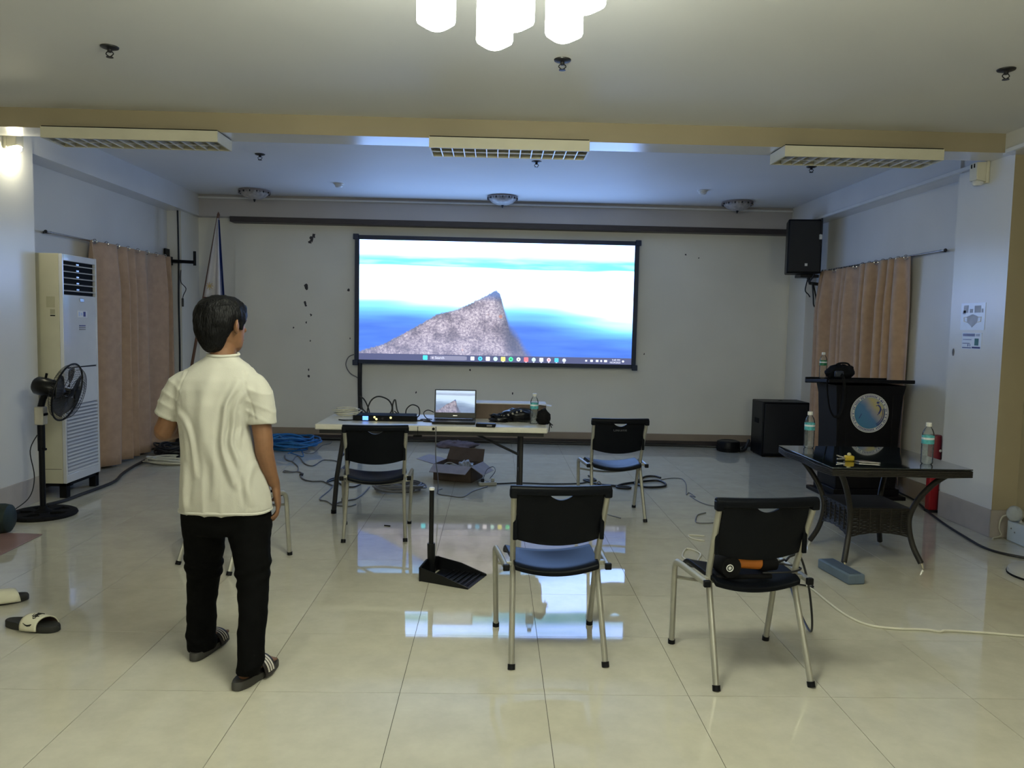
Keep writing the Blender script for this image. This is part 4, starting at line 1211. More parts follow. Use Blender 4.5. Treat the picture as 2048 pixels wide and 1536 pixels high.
for k in range(5):
    a0 = 2 * PI * k / 5
    def bl(u, v, a0=a0):
        r = 0.04 + 0.155 * v
        a = a0 + (u - 0.5) * (0.9 + 0.35 * math.sin(PI * v)) + 0.3 * v
        return mh(0.11 + 0.035 * (u - 0.5), r * math.cos(a), r * math.sin(a))
    MB().grid(bl, 8, 8).build('blade', M_blade, t, smooth=True, solid=0.003, angle=180)
MB().tube([mh(0.05, 0, 0), mh(0.15, 0, 0)], 0.03, 16).build('blade_hub', M_black, t, smooth=True)
cable([(FX - 0.03, FY, 0.62), (FX - 0.075, FY - 0.02, 0.5), (FX - 0.06, FY, 0.3), (FX - 0.08, FY - 0.03, 0.15), (FX - 0.16, FY - 0.1, 0.06), (FX - 0.25, FY - 0.17, 0.006), (FX - 0.29, FY - 0.02, 0.005)], 0.004, M_cblk, 'thin black fan cord hanging beside the fan pole')

# ------------------------------------------------------------------ dark round bin lying at the left edge, mat, sandals
M_dgreen = mat('dark_green_rubber', (0.010, 0.020, 0.019), rough=0.6, var=0.15)
t = thing('rolled_bag', 'dark green round duffel roll on the floor at the fan base', 'bag', (-3.60, 5.36, 0.105), 0.12)
Mx = RY(PI / 2).to_3x3()
mb = MB().lathe([(0.001, 0.23), (0.075, 0.228), (0.096, 0.215), (0.104, 0.18), (0.104, -0.18), (0.096, -0.215), (0.075, -0.228), (0.001, -0.23)], 28, M=Mx)
mb.build('roll_body', M_dgreen, t, smooth=True)
for q in (-0.1, 0.1):
    MB().lathe([(0.1045, q - 0.015), (0.1065, q), (0.1045, q + 0.015)], 28, M=Mx, caps=False).build('strap', M_blackm, t, smooth=True)
M_mat = mat('pink_board', (0.28, 0.17, 0.145), rough=0.35, var=0.06)
tag(MB().prism([(-3.121, 4.854), (-3.14, 5.346), (-4.6, 5.46), (-4.6, 4.87)][::-1], 'z', 0.001, 0.008).build('floor_mat', M_mat, bevel=0.002), 'thin pinkish mat on the floor at the left edge below the fan', 'mat')

M_sole = mat('sandal_sole', (0.022, 0.022, 0.020), rough=0.7, var=0.15)
M_strapw = mat('sandal_strap_white', (0.66, 0.64, 0.50), rough=0.6, var=0.05)
M_lining = mat('sandal_lining', (0.035, 0.018, 0.012), rough=0.8)
def sole_outline(L, side=1, n=28):
    pts = []
    for k in range(n):
        a = 2 * PI * k / n
        y = math.sin(a) * L / 2
        v = math.sin(a)
        w = 0.047 + 0.006 * v - 0.008 * math.exp(-((v + 0.15) / 0.3) ** 2) * (1 if math.cos(a) * side > 0 else 0.3)
        x = math.copysign(abs(math.cos(a)) ** 0.75, math.cos(a)) * w + 0.006 * side * v
        pts.append((x, y))
    return pts
def slide(name, t, m_sole, m_strap, side, L=0.275, arch=0.062, lining=None, y0=-0.005, y1=0.085):
    pts = sole_outline(L, side)
    rings = []
    for (sc, z) in [(0.94, 0.0), (1.0, 0.004), (1.0, 0.022), (0.97, 0.029), (0.90, 0.027)]:
        rings.append([Vector((p[0] * sc, p[1] * sc, z + (0.008 if p[1] < -0.05 and z > 0.01 else 0) + (0.004 * (p[1] > 0.09) if z > 0.01 else 0))) for p in pts])
    MB().loft(rings).build('sole', m_sole, t, smooth=True, angle=50)
    def fn(u, v, off=0.0):
        a = PI * u
        w = 0.055 + 0.003 * math.sin(PI * v) + off
        h = arch * (0.92 + 0.10 * (1 - v)) + off
        lean = 0.0
        y = y0 + (y1 - y0) * v + (0.016 * math.cos(a) * side) - 0.010 * math.sin(a)
        return Vector((-w * math.cos(a) + 0.002 * side, y, 0.012 + (h - 0.012) * math.sin(a) ** 0.8 if math.sin(a) > 0 else 0.012))
    st = MB().grid(lambda u, v: fn(u, v), 24, 8).build('strap', m_strap, t, smooth=True, solid=0.005, angle=180, fix=False)
    if lining:
        MB().grid(lambda u, v: fn(u, v, -0.0045), 24, 8).build('strap_lining', lining, t, smooth=True, solid=0.002, angle=180, fix=False)
    return st, fn
def stroke(parent, fn, pts, r, m, name='mark', off=0.004):
    P = [fn(u, v, off) for u, v in pts]
    MB().tube(P, r, 5).build(name, m, parent, smooth=True)
M_mark = mat('black_print', (0.006, 0.006, 0.006), rough=0.6)
def sandal_marks(st, fn, flip):
    f = (lambda u: 1 - u) if flip else (lambda u: u)
    # handwritten word across the strap: S t u s s y
    W = [[(0.36, .55), (0.33, .62), (0.36, .70), (0.39, .62), (0.42, .68)], [(0.41, .40), (0.44, .75)], [(0.39, .52), (0.47, .48)],
         [(0.46, .62), (0.48, .45), (0.50, .60), (0.515, .42)], [(0.53, .60), (0.52, .52), (0.55, .50), (0.54, .40)], [(0.57, .58), (0.56, .50), (0.59, .48), (0.58, .38)],
         [(0.60, .56), (0.62, .42)], [(0.645, .60), (0.62, .40), (0.60, .30)], [(0.46, .36), (0.47, .36)], [(0.495, .35), (0.505, .35)]]
    for w in W:
        stroke(st, fn, [(f(u), v) for u, v in w], 0.0024, M_mark)
    # tick shaped mark on the lower side
    sw = [(0.17, .22), (0.13, .38), (0.115, .52), (0.13, .66), (0.16, .74)]
    P = [fn(f(u), v, 0.004) for u, v in sw]
    MB().tube(P, [0.001, 0.003, 0.0045, 0.005, 0.002], 6, flat=0.6).build('tick_mark', M_mark, st, smooth=True)
t = thing('slide_sandal', 'white-strapped black slide sandal with a black tick mark, lying on the floor', 'sandal', (-2.235, 3.705, 0), math.radians(-101), 'white strapped slides')
st, fn = slide('a', t, M_sole, M_strapw, 1, 0.30, 0.072, M_lining)
sandal_marks(st, fn, True)
t = thing('slide_sandal', 'white-strapped slide sandal cut off by the left edge of the picture', 'sandal', (-2.62, 4.03, 0), math.radians(-62), 'white strapped slides')
st, fn = slide('b', t, M_sole, M_strapw, -1, 0.30, 0.072, M_lining, -0.01, 0.10)

# ------------------------------------------------------------------ flag and pole
t = thing('flag', 'drooping white, blue and red flag on a brown pole behind the man', 'flag', (-3.515, 9.40, 0))
M_pole = mat('pole_wood', (0.14, 0.07, 0.045), rough=0.5, var=0.2, scale=10, stretch=(1, 1, 0.2))
MB().tube([(-0.335, 0, 0.05), (0.168, 0, 2.77)], 0.017, 10).build('pole', M_pole, t, smooth=True)
MB().lathe([(0.012, 2.76), (0.020, 2.78), (0.012, 2.80), (0.001, 2.82)], 12, c=(0.17, 0, 0)).build('finial', M_pole, t, smooth=True)
MB().lathe([(0.075, 0.0), (0.075, 0.03), (0.05, 0.06), (0.03, 0.12)], 24, c=(-0.335, 0, 0)).build('stand_base', M_darkm, t, smooth=True)
M_fw = mat('flag_white', (0.62, 0.60, 0.62), rough=0.8, var=0.04)
M_fb = mat('flag_blue', (0.012, 0.030, 0.16), rough=0.8, var=0.1)
M_fr = mat('flag_red', (0.28, 0.015, 0.04), rough=0.8, var=0.1)
M_fy = mat('flag_gold', (0.55, 0.40, 0.18), rough=0.8, var=0.1)
def drape(x0t, x1t, x0b, x1b, zt, zb, folds, amp, yoff, ph=0.0):
    def f(u, v):
        z = zb + (zt - zb) * v
        a, b = x0b + (x0t - x0b) * v, x1b + (x1t - x1b) * v
        return Vector((a + (b - a) * u, yoff - 0.02 - amp * (0.3 + 0.7 * (1 - v)) * math.sin(folds * 2 * PI * u + ph) - 0.03 * (1 - v), z))
    return f
zc = 1.80
MB().grid(drape(0.163, 0.178, 0.005, 0.225, 2.74, zc, 1.5, 0.03, 0.0), 24, 20).build('white_field', M_fw, t, smooth=True, solid=0.003, angle=180)
MB().grid(drape(0.176, 0.190, 0.222, 0.285, 2.72, 1.35, 1.0, 0.03, 0.0, 0.6), 12, 24).build('blue_stripe', M_fb, t, smooth=True, solid=0.003, angle=180)
MB().grid(drape(0.005, 0.225, -0.05, 0.225, zc, 1.30, 1.5, 0.03, -0.004), 24, 10).build('red_stripe', M_fr, t, smooth=True, solid=0.003, angle=180)
mb = MB()
for k in range(8):
    a = 2 * PI * k / 8
    mb.box((0.085 + 0.025 * math.cos(a), -0.075, 1.93 + 0.025 * math.sin(a)), (0.04, 0.002, 0.008), RY(-a))
mb.lathe([(0.016, 0), (0.016, 0.002)], 16, c=(0.085, -0.076, 1.93), M=RX(PI / 2).to_3x3())
mb.build('sun_emblem', M_fy, t)

# ------------------------------------------------------------------ empty speaker bracket, wall cables
t = thing('wall_bracket', 'empty black speaker bracket arm on the wall by the flag', 'bracket', (-3.985, 9.43, 2.235))
MB().bx(0.0, 0.02, -0.06, 0.06, -0.13, 0.135).build('wall_plate', M_black, t, bevel=0.003)
MB().bx(0.02, 0.07, -0.03, 0.03, -0.06, 0.04).build('hinge', M_black, t, bevel=0.004)
MB().tube([(0.05, 0, -0.01), (0.20, 0.0, -0.015), (0.345, -0.01, -0.02)], 0.020, 10).build('arm', M_black, t, smooth=True)
MB().tube([(0.345, -0.01, -0.06), (0.345, -0.01, 0.11)], 0.017, 12).build('speaker_post', M_black, t, smooth=True)
cable([(-3.855, 9.46, 2.84), (-3.85, 9.46, 2.5), (-3.848, 9.46, 2.2), (-3.852, 9.46, 1.7), (-3.846, 9.46, 1.2), (-3.85, 9.46, 0.6), (-3.84, 9.45, 0.1)], 0.010, M_cblk, 'black cable running down the rear column past the empty bracket')
cable([(-3.82, 9.455, 2.12), (-3.82, 9.45, 1.98), (-3.76, 9.45, 1.90), (-3.79, 9.45, 1.82), (-3.80, 9.45, 1.78)], 0.005, M_cblk, 'hooked cable end hanging below the empty bracket')
tag(MB().tube([(-3.80, 9.45, 1.78), (-3.80, 9.45, 1.68)], 0.013, 8).build('cable_plug', M_cblk), 'small black plug at the hooked cable end', 'plug')

# ------------------------------------------------------------------ cables and heaps on the floor, left half
CAB = {
    'a1': [(-2.375, 8.721), (-2.298, 8.48), (-2.198, 8.359), (-2.233, 8.666), (-2.184, 8.625), (-2.037, 8.248), (-1.946, 8.114), (-1.902, 8.138), (-1.888, 8.432), (-1.826, 8.46), (-1.725, 8.405), (-1.646, 8.202)],
    'a2': [(-2.198, 8.359), (-2.068, 8.083), (-2.013, 7.893), (-1.998, 7.782), (-2.041, 7.76), (-2.13, 7.807), (-2.108, 7.728), (-2.034, 7.734), (-1.987, 7.764), (-1.917, 7.679), (-1.896, 7.54), (-1.832, 7.392), (-1.732, 7.301), (-1.636, 7.309), (-1.574, 7.233), (-1.491, 7.115)],
    'a3': [(-1.588, 7.329), (-1.577, 7.43), (-1.516, 7.52), (-1.44, 7.509), (-1.356, 7.348)],
    'a3b': [(-1.581, 7.265), (-1.531, 7.367), (-1.447, 7.212), (-1.372, 7.093), (-1.298, 7.068), (-1.258, 7.164), (-1.239, 7.276)],
    'a4': [(-1.491, 7.115), (-1.484, 6.906), (-1.495, 6.626), (-1.471, 6.522), (-1.411, 6.487), (-1.339, 6.366), (-1.281, 6.333), (-1.187, 6.315), (-1.15, 6.391)],
    'a5': [(-1.148, 7.08), (-1.155, 6.787), (-1.181, 6.595), (-1.209, 6.553), (-1.277, 6.484), (-1.319, 6.38), (-1.321, 6.306)],
    'a6': [(-2.371, 8.839), (-2.344, 9.037), (-2.327, 9.191), (-2.262, 9.045), (-2.154, 8.673), (-2.241, 8.757), (-2.353, 8.889)],
    'a7': [(-2.219, 8.951), (-2.147, 8.886), (-2.095, 8.964), (-2.123, 9.371), (-2.118, 9.534), (-2.059, 9.653), (-2.08, 9.853)],
    'fan': [(-3.578, 6.17), (-3.529, 6.333), (-3.517, 6.579), (-3.50, 7.078), (-3.60, 7.45), (-3.67, 7.80), (-3.71, 8.1), (-3.74, 8.36)],
    'rb': [(3.90, 7.295), (3.867, 6.861), (3.74, 6.419), (3.634, 5.994), (3.569, 5.624), (3.533, 5.36), (3.565, 5.214), (3.684, 5.081), (3.805, 5.008)],
    'rw': [(1.50, 4.62), (1.68, 4.60), (1.868, 4.507), (1.901, 4.402), (1.904, 4.236), (1.915, 4.008), (1.97, 3.87), (2.09, 3.821), (2.242, 3.812), (2.306, 3.788), (2.34, 3.802), (2.438, 3.792), (2.581, 3.77), (2.712, 3.742), (2.856, 3.722), (3.4, 3.66)],
    'g1': [(1.677, 7.624), (1.774, 7.725), (1.871, 7.765), (1.932, 7.707), (1.901, 7.432), (1.792, 6.983), (1.839, 7.065), (1.85, 6.885), (1.812, 6.933), (1.832, 6.712), (1.882, 6.574), (1.97, 6.512)],
    'g2': [(1.78, 6.281), (1.701, 6.214), (1.648, 6.089), (1.617, 5.952), (1.695, 5.937), (1.77, 5.961)],
    'g3': [(1.573, 5.559), (1.457, 5.569), (1.469, 5.471), (1.537, 5.427)],
    'b4': [(0.981, 7.787), (1.024, 7.541), (0.905, 7.561), (1.025, 7.363), (1.192, 7.29), (1.314, 7.243), (1.28, 7.185), (1.183, 7.233), (1.266, 7.382), (1.459, 7.515), (1.645, 7.591), (1.699, 7.445), (1.643, 7.297), (1.481, 7.256), (1.425, 7.337), (1.398, 7.451), (1.557, 7.771), (1.666, 7.812), (1.713, 7.733)],
    'p1': [(-0.003, 7.318), (0.118, 7.351), (0.264, 7.386), (0.555, 7.362), (0.852, 7.409), (0.966, 7.54)],
    'p2': [(-0.05, 7.198), (-0.185, 6.967), (-0.267, 6.733), (-0.403, 6.784), (-0.487, 6.839), (-0.50, 7.0), (-0.47, 7.06)],
}
def floor_cable(key, r, m, label):
    return cable([(x, y, r + 0.0005) for x, y in CAB[key]], r, m, label)
floor_cable('a1', 0.006, M_cgry, 'dark cable wriggling from the blue coil towards the folding table leg')
floor_cable('a2', 0.006, M_cgry, 'dark cable with a plug looping across the floor by the blue coil')
floor_cable('a3', 0.006, M_cblk, 'short black cable curl on the floor behind the table leg')
floor_cable('a3b', 0.007, M_cblk, 'black cable running under the chair at the folding table')
floor_cable('a4', 0.005, M_cgry, 'thin dark cable bent around the foot of the folding table')
floor_cable('a5', 0.006, M_cgry, 'dark cable slanting from the floor coil to the table foot')
floor_cable('a6', 0.005, M_cblu, 'blue cable end looping out of the blue coil')
floor_cable('a7', 0.004, M_cgry, 'thin grey wire running to the back wall behind the folding table')
floor_cable('fan', 0.014, M_cblk, 'thick black cable on the floor along the air conditioner feet')
cable([(x, y, 0.014) for x, y in [(-2.9, 9.93), (-2.3, 9.95), (-1.5, 9.92), (-.6, 9.95), (.3, 9.94), (1.2, 9.9), (2.0, 9.93), (2.7, 9.9), (3.05, 9.8)]], 0.013, M_cblk, 'long black cable lying along the foot of the back wall')
cable([(x, y, 0.03) for x, y in [(-3.0, 9.90), (-2.2, 9.90), (-1.4, 9.97), (-.5, 9.90), (.6, 9.97), (1.6, 9.93), (2.4, 9.97)]], 0.010, M_cblk, 'second black cable twisting along the foot of the back wall')
tag(MB().box((-1.905, 7.60, 0.011), (0.03, 0.05, 0.022)).build('cable_plug', M_cblk, bevel=0.004), 'black cable connector on the floor by the blue coil', 'plug')
def coil(label, loc, m, turns, r0, ra, h, seed, cr, squash=1.0, cat='cable coil', rz=0.0, tie=None):
    t = thing('cable_coil', label, cat, loc, rz)
    rg = random.Random(seed)
    for k in range(turns):
        rr = r0 * (0.75 + 0.5 * rg.random())
        cx, cy = (rg.random() - .5) * ra, (rg.random() - .5) * ra
        zz = cr + h * k / turns
        p0, p1 = rg.random() * 6, rg.random() * 6
        MB().tube([(cx + rr * math.cos(a) * (1 + 0.08 * math.sin(3 * a + p0)), cy + rr * squash * math.sin(a) * (1 + 0.1 * math.sin(2 * a + p1)), zz + h * 0.22 * (1 + math.sin(2 * a + p0)) * (k > 0)) for a in [2 * PI * i / 32 for i in range(32)]], cr, 6, closed=True).build('cable_turn', m, t, smooth=True)
    if tie:
        MB().box(tie, (0.03, 0.10, h + 0.05)).build('cable_tie', M_blackm, t, bevel=0.006)
    return t
coil('heaped bright blue cable coil on the floor near the back wall', (-2.46, 9.22, 0), M_cblu, 16, 0.26, 0.16, 0.11, 3, 0.010, 0.75)
coil('grey cable coil bound with a black tie near the curtain foot', (-3.42, 8.12, 0), M_cwht, 9, 0.20, 0.06, 0.05, 5, 0.008, 0.45, tie=(0.10, 0, 0.04))
coil('black cable coil heaped at the curtain foot', (-3.60, 8.62, 0), M_cblk, 10, 0.15, 0.08, 0.10, 8, 0.011, 1.1)
coil('grey cable coil on the floor behind the chair at the folding table', (-0.85, 6.98, 0), M_cgry, 9, 0.20, 0.08, 0.05, 13, 0.008, 0.7)
t = thing('cable_bag', 'black open cable bag against the wall behind the grey coil', 'bag', (-3.60, 9.14, 0), 0.15)
blob('bag_body', M_blackm, (0, 0, 0.10), (0.15, 0.26, 0.13), 21, 0.3, 2.2, t, 0.10)
blob('bag_lid', M_blackm, (0.10, -0.25, 0.08), (0.14, 0.12, 0.10), 25, 0.3, 2.2, t, 0.08)
tag(MB().box((-3.30, 8.55, 0.03), (0.26, 0.22, 0.06), RZ(0.3)).build('folded_tarp', mat('tarp_olive', (0.10, 0.095, 0.06), rough=0.7, var=0.2), bevel=0.02), 'folded olive tarp on the floor behind the man', 'tarp')
# ------------------------------------------------------------------ dustpan with upright handle
t = thing('dustpan', 'black long-handled dustpan standing open on the floor in the middle', 'dustpan', (-0.33, 4.57, 0), math.radians(-22))
# pan opens towards +x ; back wall at -x
w, L = 0.14, 0.27
prof_b = [Vector((-0.02, -w * .8, 0.0)), Vector((L, -w, 0.0)), Vector((L, w, 0.0)), Vector((-0.02, w * .8, 0.0))]
MB().add([(-0.02, -w * .85, 0.004), (L, -w, 0.001), (L, w, 0.001), (-0.02, w * .85, 0.004), (-0.02, -w * .85, 0.010), (L, -w, 0.003), (L, w, 0.003), (-0.02, w * .85, 0.010)],
         [(0, 3, 2, 1), (4, 5, 6, 7), (0, 1, 5, 4), (1, 2, 6, 5), (2, 3, 7, 6), (3, 0, 4, 7)]).build('pan_floor', M_blacks, t)
for s in (-1, 1):
    mb = MB()
    a = [(-0.05, s * w * .86, 0.0), (L, s * w, 0.0), (L, s * w, 0.012), (0.10, s * w * 1.0, 0.060), (-0.05, s * w * .9, 0.085)]
    b = [(x, y - s * 0.006, z) for x, y, z in a]
    n = len(a)
    mb.add(a + b, [tuple(range(n)), tuple(reversed(range(n, 2 * n)))] + [(i, (i + 1) % n, n + (i + 1) % n, n + i) for i in range(n)])
    mb.build('pan_side', M_blacks, t, bevel=0.002)
mb = MB().prism([(-w * .9, 0.0), (w * .9, 0.0), (w * .92, 0.085), (w * .3, 0.11), (-w * .3, 0.11), (-w * .92, 0.085)], 'x', -0.056, -0.044)
mb.build('pan_back', M_blacks, t, bevel=0.003)
for k in range(6):
    MB().box((0.06 + k * 0.035, 0, 0.011), (0.006, 2 * w * .86, 0.005)).build('ridge', M_blacks, t)
MB().tube([(-0.035, 0, 0.02), (-0.040, 0.0, 0.20)], 0.024, 12).build('handle_socket', M_blacks, t, smooth=True)
MB().tube([(-0.040, 0, 0.10), (-0.040, 0.0, 0.535)], 0.0145, 14).build('handle', M_blacks, t, smooth=True)
MB().lathe([(0.0175, 0.528), (0.0175, 0.540), (0.012, 0.544), (0.001, 0.544)], 14, c=(-0.04, 0, 0)).build('handle_cap', M_wplast, t, smooth=True)
tag(MB().box((-0.79, 5.72, 0.004), (0.05, 0.010, 0.008), RZ(-0.3)).build('pen', M_blackm, bevel=0.002), 'tiny black pen on the floor by the chair at the folding table', 'pen')

# ------------------------------------------------------------------ open carton under the table
t = thing('cardboard_box', 'open cardboard box with splayed flaps under the folding table', 'box', (-0.345, 7.58, 0), math.radians(-20))
bw, bd, bh = 0.20, 0.16, 0.16
th = 0.006
MB().bx(-bw, bw, -bd, bd, 0, th).build('bottom', M_card_shade, t)
for (x0, x1, y0, y1) in [(-bw, bw, -bd, -bd + th), (-bw, bw, bd - th, bd), (-bw, -bw + th, -bd, bd), (bw - th, bw, -bd, bd)]:
    MB().bx(x0, x1, y0, y1, 0, bh).build('side_wall', M_card_shade, t)
def flap(hinge_a, hinge_b, out, m):
    a, b, o = Vector(hinge_a), Vector(hinge_b), Vector(out)
    n = (b - a).cross(o).normalized() * th
    ins = (b - a).normalized() * 0.012
    vs = [a, b, b + o - ins, a + o + ins]
    MB().add(vs + [q + n for q in vs], [(0, 1, 2, 3), (7, 6, 5, 4), (0, 4, 5, 1), (1, 5, 6, 2), (2, 6, 7, 3), (3, 7, 4, 0)]).build('flap', m, t)
flap((-bw, -bd, bh), (bw, -bd, bh), (0.0, -0.13, -0.055), M_card_lit)
flap((bw, bd, bh), (-bw, bd, bh), (0.0, 0.07, 0.115), M_card_shade)
flap((-bw, bd, bh), (-bw, -bd, bh), (-0.19, 0, 0.035), M_card_lit)
flap((bw, -bd, bh), (bw, bd, bh), (0.12, 0, -0.075), M_card_lit)
t2 = thing('plastic_bag', 'crumpled clear plastic wrap inside the open cardboard box', 'plastic wrap', (-0.27, 7.53, 0.05))
blob('wrap', mat('plastic_wrap', (0.55, 0.57, 0.60), rough=0.25, var=0.3, scale=50), (0, 0, 0.06), (0.075, 0.075, 0.075), 31, 0.5, 3.5, t2, 0.05)
t3 = thing('cable_coil', 'pale cable coil inside the open cardboard box', 'cable coil', (-0.42, 7.60, 0.03))
for k in range(5):
    MB().tube([(0.075 * math.cos(a), 0.06 * math.sin(a), 0.02 + 0.02 * k + 0.015 * math.sin(2 * a + k)) for a in [2 * PI * i / 24 for i in range(24)]], 0.006, 6, closed=True).build('cable_turn', M_cwht if k > 2 else M_cgry, t3, smooth=True)
# power strip and its leads
t = thing('power_strip', 'pale power strip on the floor beside the open cardboard box', 'power strip', (-0.05, 7.27, 0), 0.25)
MB().bx(-0.085, 0.085, -0.03, 0.03, 0, 0.035).build('case', M_cwht, t, bevel=0.008)
for k in range(3):
    MB().lathe([(0.017, 0.035), (0.016, 0.037), (0.002, 0.0365)], 14, c=(-0.05 + 0.05 * k, 0, 0)).build('outlet', M_grey, t, smooth=True)
    if k != 1:
        MB().box((-0.05 + 0.05 * k, 0, 0.052), (0.03, 0.025, 0.035)).build('plug', M_cwht if k else M_cblk, t, bevel=0.006)
cable([(x, y, 0.006) for x, y in CAB['p1']], 0.006, M_cblk, 'black lead running from the power strip to the floor coil')
cable([(x, y, 0.005) for x, y in CAB['p2']] + [(-0.43, 6.62, 0.20), (-0.445, 6.0, 0.52), (-0.448, 5.905, 0.66), (-0.448, 5.91, 0.73)][0:0], 0.005, M_cgry, 'grey lead curving in front of the open cardboard box')
cable([(-0.448, 5.918, 0.735), (-0.448, 5.912, 0.66), (-0.46, 6.1, 0.45), (-0.47, 6.5, 0.22), (-0.49, 6.78, 0.06), (-0.50, 6.84, 0.006)], 0.004, M_cgry, 'thin grey lead hanging from the folding table to the floor')
cable([(-0.03, 7.30, 0.06), (0.02, 7.36, 0.12), (0.00, 7.44, 0.15), (-0.06, 7.44, 0.12), (-0.09, 7.34, 0.06)], 0.004, M_cgry, 'small upright lead loop beside the power strip')
tag(blob('crumpled_cloth', mat('cloth_mauve', (0.16, 0.13, 0.15), rough=0.8, var=0.25, scale=20), (-0.47, 9.55, 0.03), (0.26, 0.14, 0.05), 44, 0.5, 3, None, 0.028), 'crumpled mauve cloth on the floor by the back wall', 'cloth')
floor_cable('b4', 0.010, M_cblk, 'black cable coiled loosely under the chair with embossed lettering')
floor_cable('g1', 0.004, M_cgry, 'thin grey wire crossing the floor towards the chair with the power tool')
floor_cable('g2', 0.005, M_cgry, 'grey wire loop on the floor left of the wicker table')
floor_cable('g3', 0.005, M_cwht, 'pale flattened wire loop on the floor between the wicker table and that tool chair')
floor_cable('rw', 0.006, M_cwht, 'long white cable curving over the floor to the right edge')
floor_cable('rb', 0.009, M_cblk, 'black cable on the floor along the right column')
cable([(1.03, 6.05, .006), (0.84, 6.35, .006), (0.86, 6.42, .10), (0.90, 6.45, .22), (0.95, 6.42, .12), (0.90, 6.40, .006)], 0.005, M_cgry, 'tangled thin wires around a leg of the chair with embossed lettering')
cable([(1.287, 4.96, .006), (1.285, 5.05, .006), (1.36, 5.22, .006), (1.42, 5.10, .006), (1.36, 4.92, .006), (1.48, 4.95, .006)], 0.006, M_cwht, 'pale cable end on the floor behind the chair with the power tool')
t = thing('plug_board', 'small black plug with cord loop on the floor by the white cable', 'plug', (1.80, 4.46, 0))
MB().bx(-0.03, 0.03, -0.02, 0.02, 0, 0.03).build('plug_body', M_blackm, t, bevel=0.006)
MB().tube(smoothpath([(0.0, 0, 0.02), (0.05, 0.03, 0.05), (0.10, 0.02, 0.03), (0.12, -0.02, 0.008), (0.05, 0.03, 0.008), (-0.25, 0.1, 0.008)], 5), 0.005, 6).build('cord', M_cblk, t, smooth=True)

# ------------------------------------------------------------------ power tool on the seat of chair
t = thing('power_tool', 'black corded power tool with an orange grip on a chair seat', 'power tool', (1.145, 3.335, 0.428), math.radians(6))
M_org = mat('orange_grip', (0.42, 0.125, 0.012), rough=0.5, var=0.1)
MB().lathe([(0.001, -0.075), (0.045, -0.072), (0.05, -0.05), (0.05, 0.05), (0.044, 0.062)], 20, c=(-0.105, 0.0, 0.062), M=RX(PI / 2).to_3x3()).build('tool_head', M_blackm, t, smooth=True)
MB().tube([(-0.07, 0.0, 0.075), (0.005, -0.005, 0.070), (0.05, -0.005, 0.068)], [0.033, 0.031, 0.033], 16).build('grip', M_org, t, smooth=True)
MB().tube([(0.045, -0.005, 0.068), (0.07, 0.0, 0.063), (0.13, 0.0, 0.055)], [0.036, 0.038, 0.026], 16).build('tool_tail', M_blackm, t, smooth=True)
MB().bx(-0.16, 0.10, -0.04, 0.06, 0.0, 0.022).build('tool_base', M_blackm, t, bevel=0.008)
# round cross badge
bd_ = MB().tube([(-0.118 + 0.0145 * math.cos(a), -0.077, 0.066 + 0.0145 * math.sin(a)) for a in [2 * PI * i / 20 for i in range(20)]], 0.0022, 6, closed=True).build('badge_ring', M_wplast, t, smooth=True)
for a in (PI / 4, -PI / 4, 0, PI / 2):
    MB().box((-0.118, -0.0765, 0.066), (0.017, 0.002, 0.0028), RY(a)).build('badge_cross', M_wplast, bd_)
MB().tube(smoothpath([(0.12, 0.0, 0.055), (0.17, 0.03, 0.06), (0.20, 0.06, 0.055)], 5), 0.0055, 8).build('cord_stub', M_cblk, t, smooth=True)
cable([(1.345, 3.415, 0.478), (1.39, 3.47, 0.485), (1.46, 3.53, 0.46), (1.52, 3.56, 0.30), (1.57, 3.62, 0.10), (1.63, 3.80, 0.006), (1.72, 4.2, 0.006), (1.78, 4.42, 0.006)], 0.0055, M_cblk, 'black tool cord falling from the chair seat to the floor')
MB().tube(smoothpath([(0.05, 0.03, 0.03), (0.15, 0.06, 0.04), (0.24, -0.01, 0.04), (0.18, -0.05, 0.035), (0.05, -0.04, 0.03)], 6), 0.0045, 8).build('cord', M_cblk, t, smooth=True)

# ------------------------------------------------------------------ wicker table with glass top
WX, WY, WZ = 2.545, 5.12, 0.69
t = thing('wicker_table', 'dark wicker table with glass top and splayed legs beside the lectern', 'table', (WX, WY, 0), math.radians(0.5))
hw = 0.445
MB().bx(-hw + 0.012, hw - 0.012, -hw + 0.012, hw - 0.012, WZ - 0.040, WZ - 0.012).build('top_weave', M_wick, t)
# woven rim strands
for k in range(4):
    zz = WZ - 0.048 + 0.010 * k
    c = hw - 0.004
    MB().tube(smoothpath([(-c, -c, zz), (0, -c, zz), (c, -c, zz), (c, 0, zz), (c, c, zz), (0, c, zz), (-c, c, zz), (-c, 0, zz)], 2, True), 0.0062, 6, closed=True).build('rim_strand', M_wick, t, smooth=True)
M_tglass = mat('table_glass', (0.012, 0.020, 0.022), rough=0.05, var=0.3, scale=5, coat=1.0)
MB().bx(-hw, hw, -hw, hw, WZ - 0.008, WZ).build('glass_pane', M_tglass, t, bevel=0.002)
LEGS = {}
for sx in (-1, 1):
    for sy in (-1, 1):
        pts = [(0.36 * sx, 0.36 * sy, WZ - 0.04), (0.30 * sx, 0.30 * sy, 0.58), (0.235 * sx, 0.235 * sy, 0.46), (0.200 * sx, 0.200 * sy, 0.34), (0.20 * sx, 0.20 * sy, 0.24), (0.222 * sx, 0.222 * sy, 0.13), (0.255 * sx, 0.265 * sy, 0.035)]
        P = smoothpath(pts, 5)
        lg = MB().tube(P, 0.0185, 12).build('leg', M_wick, t, smooth=True)
        # winding on the leg
        LEGS[(sx, sy)] = P
        MB().tube([P[-1], (0.262 * sx, 0.274 * sy, 0.0)], [0.016, 0.014], 12).build('foot_tip', M_chrome, lg, smooth=True)
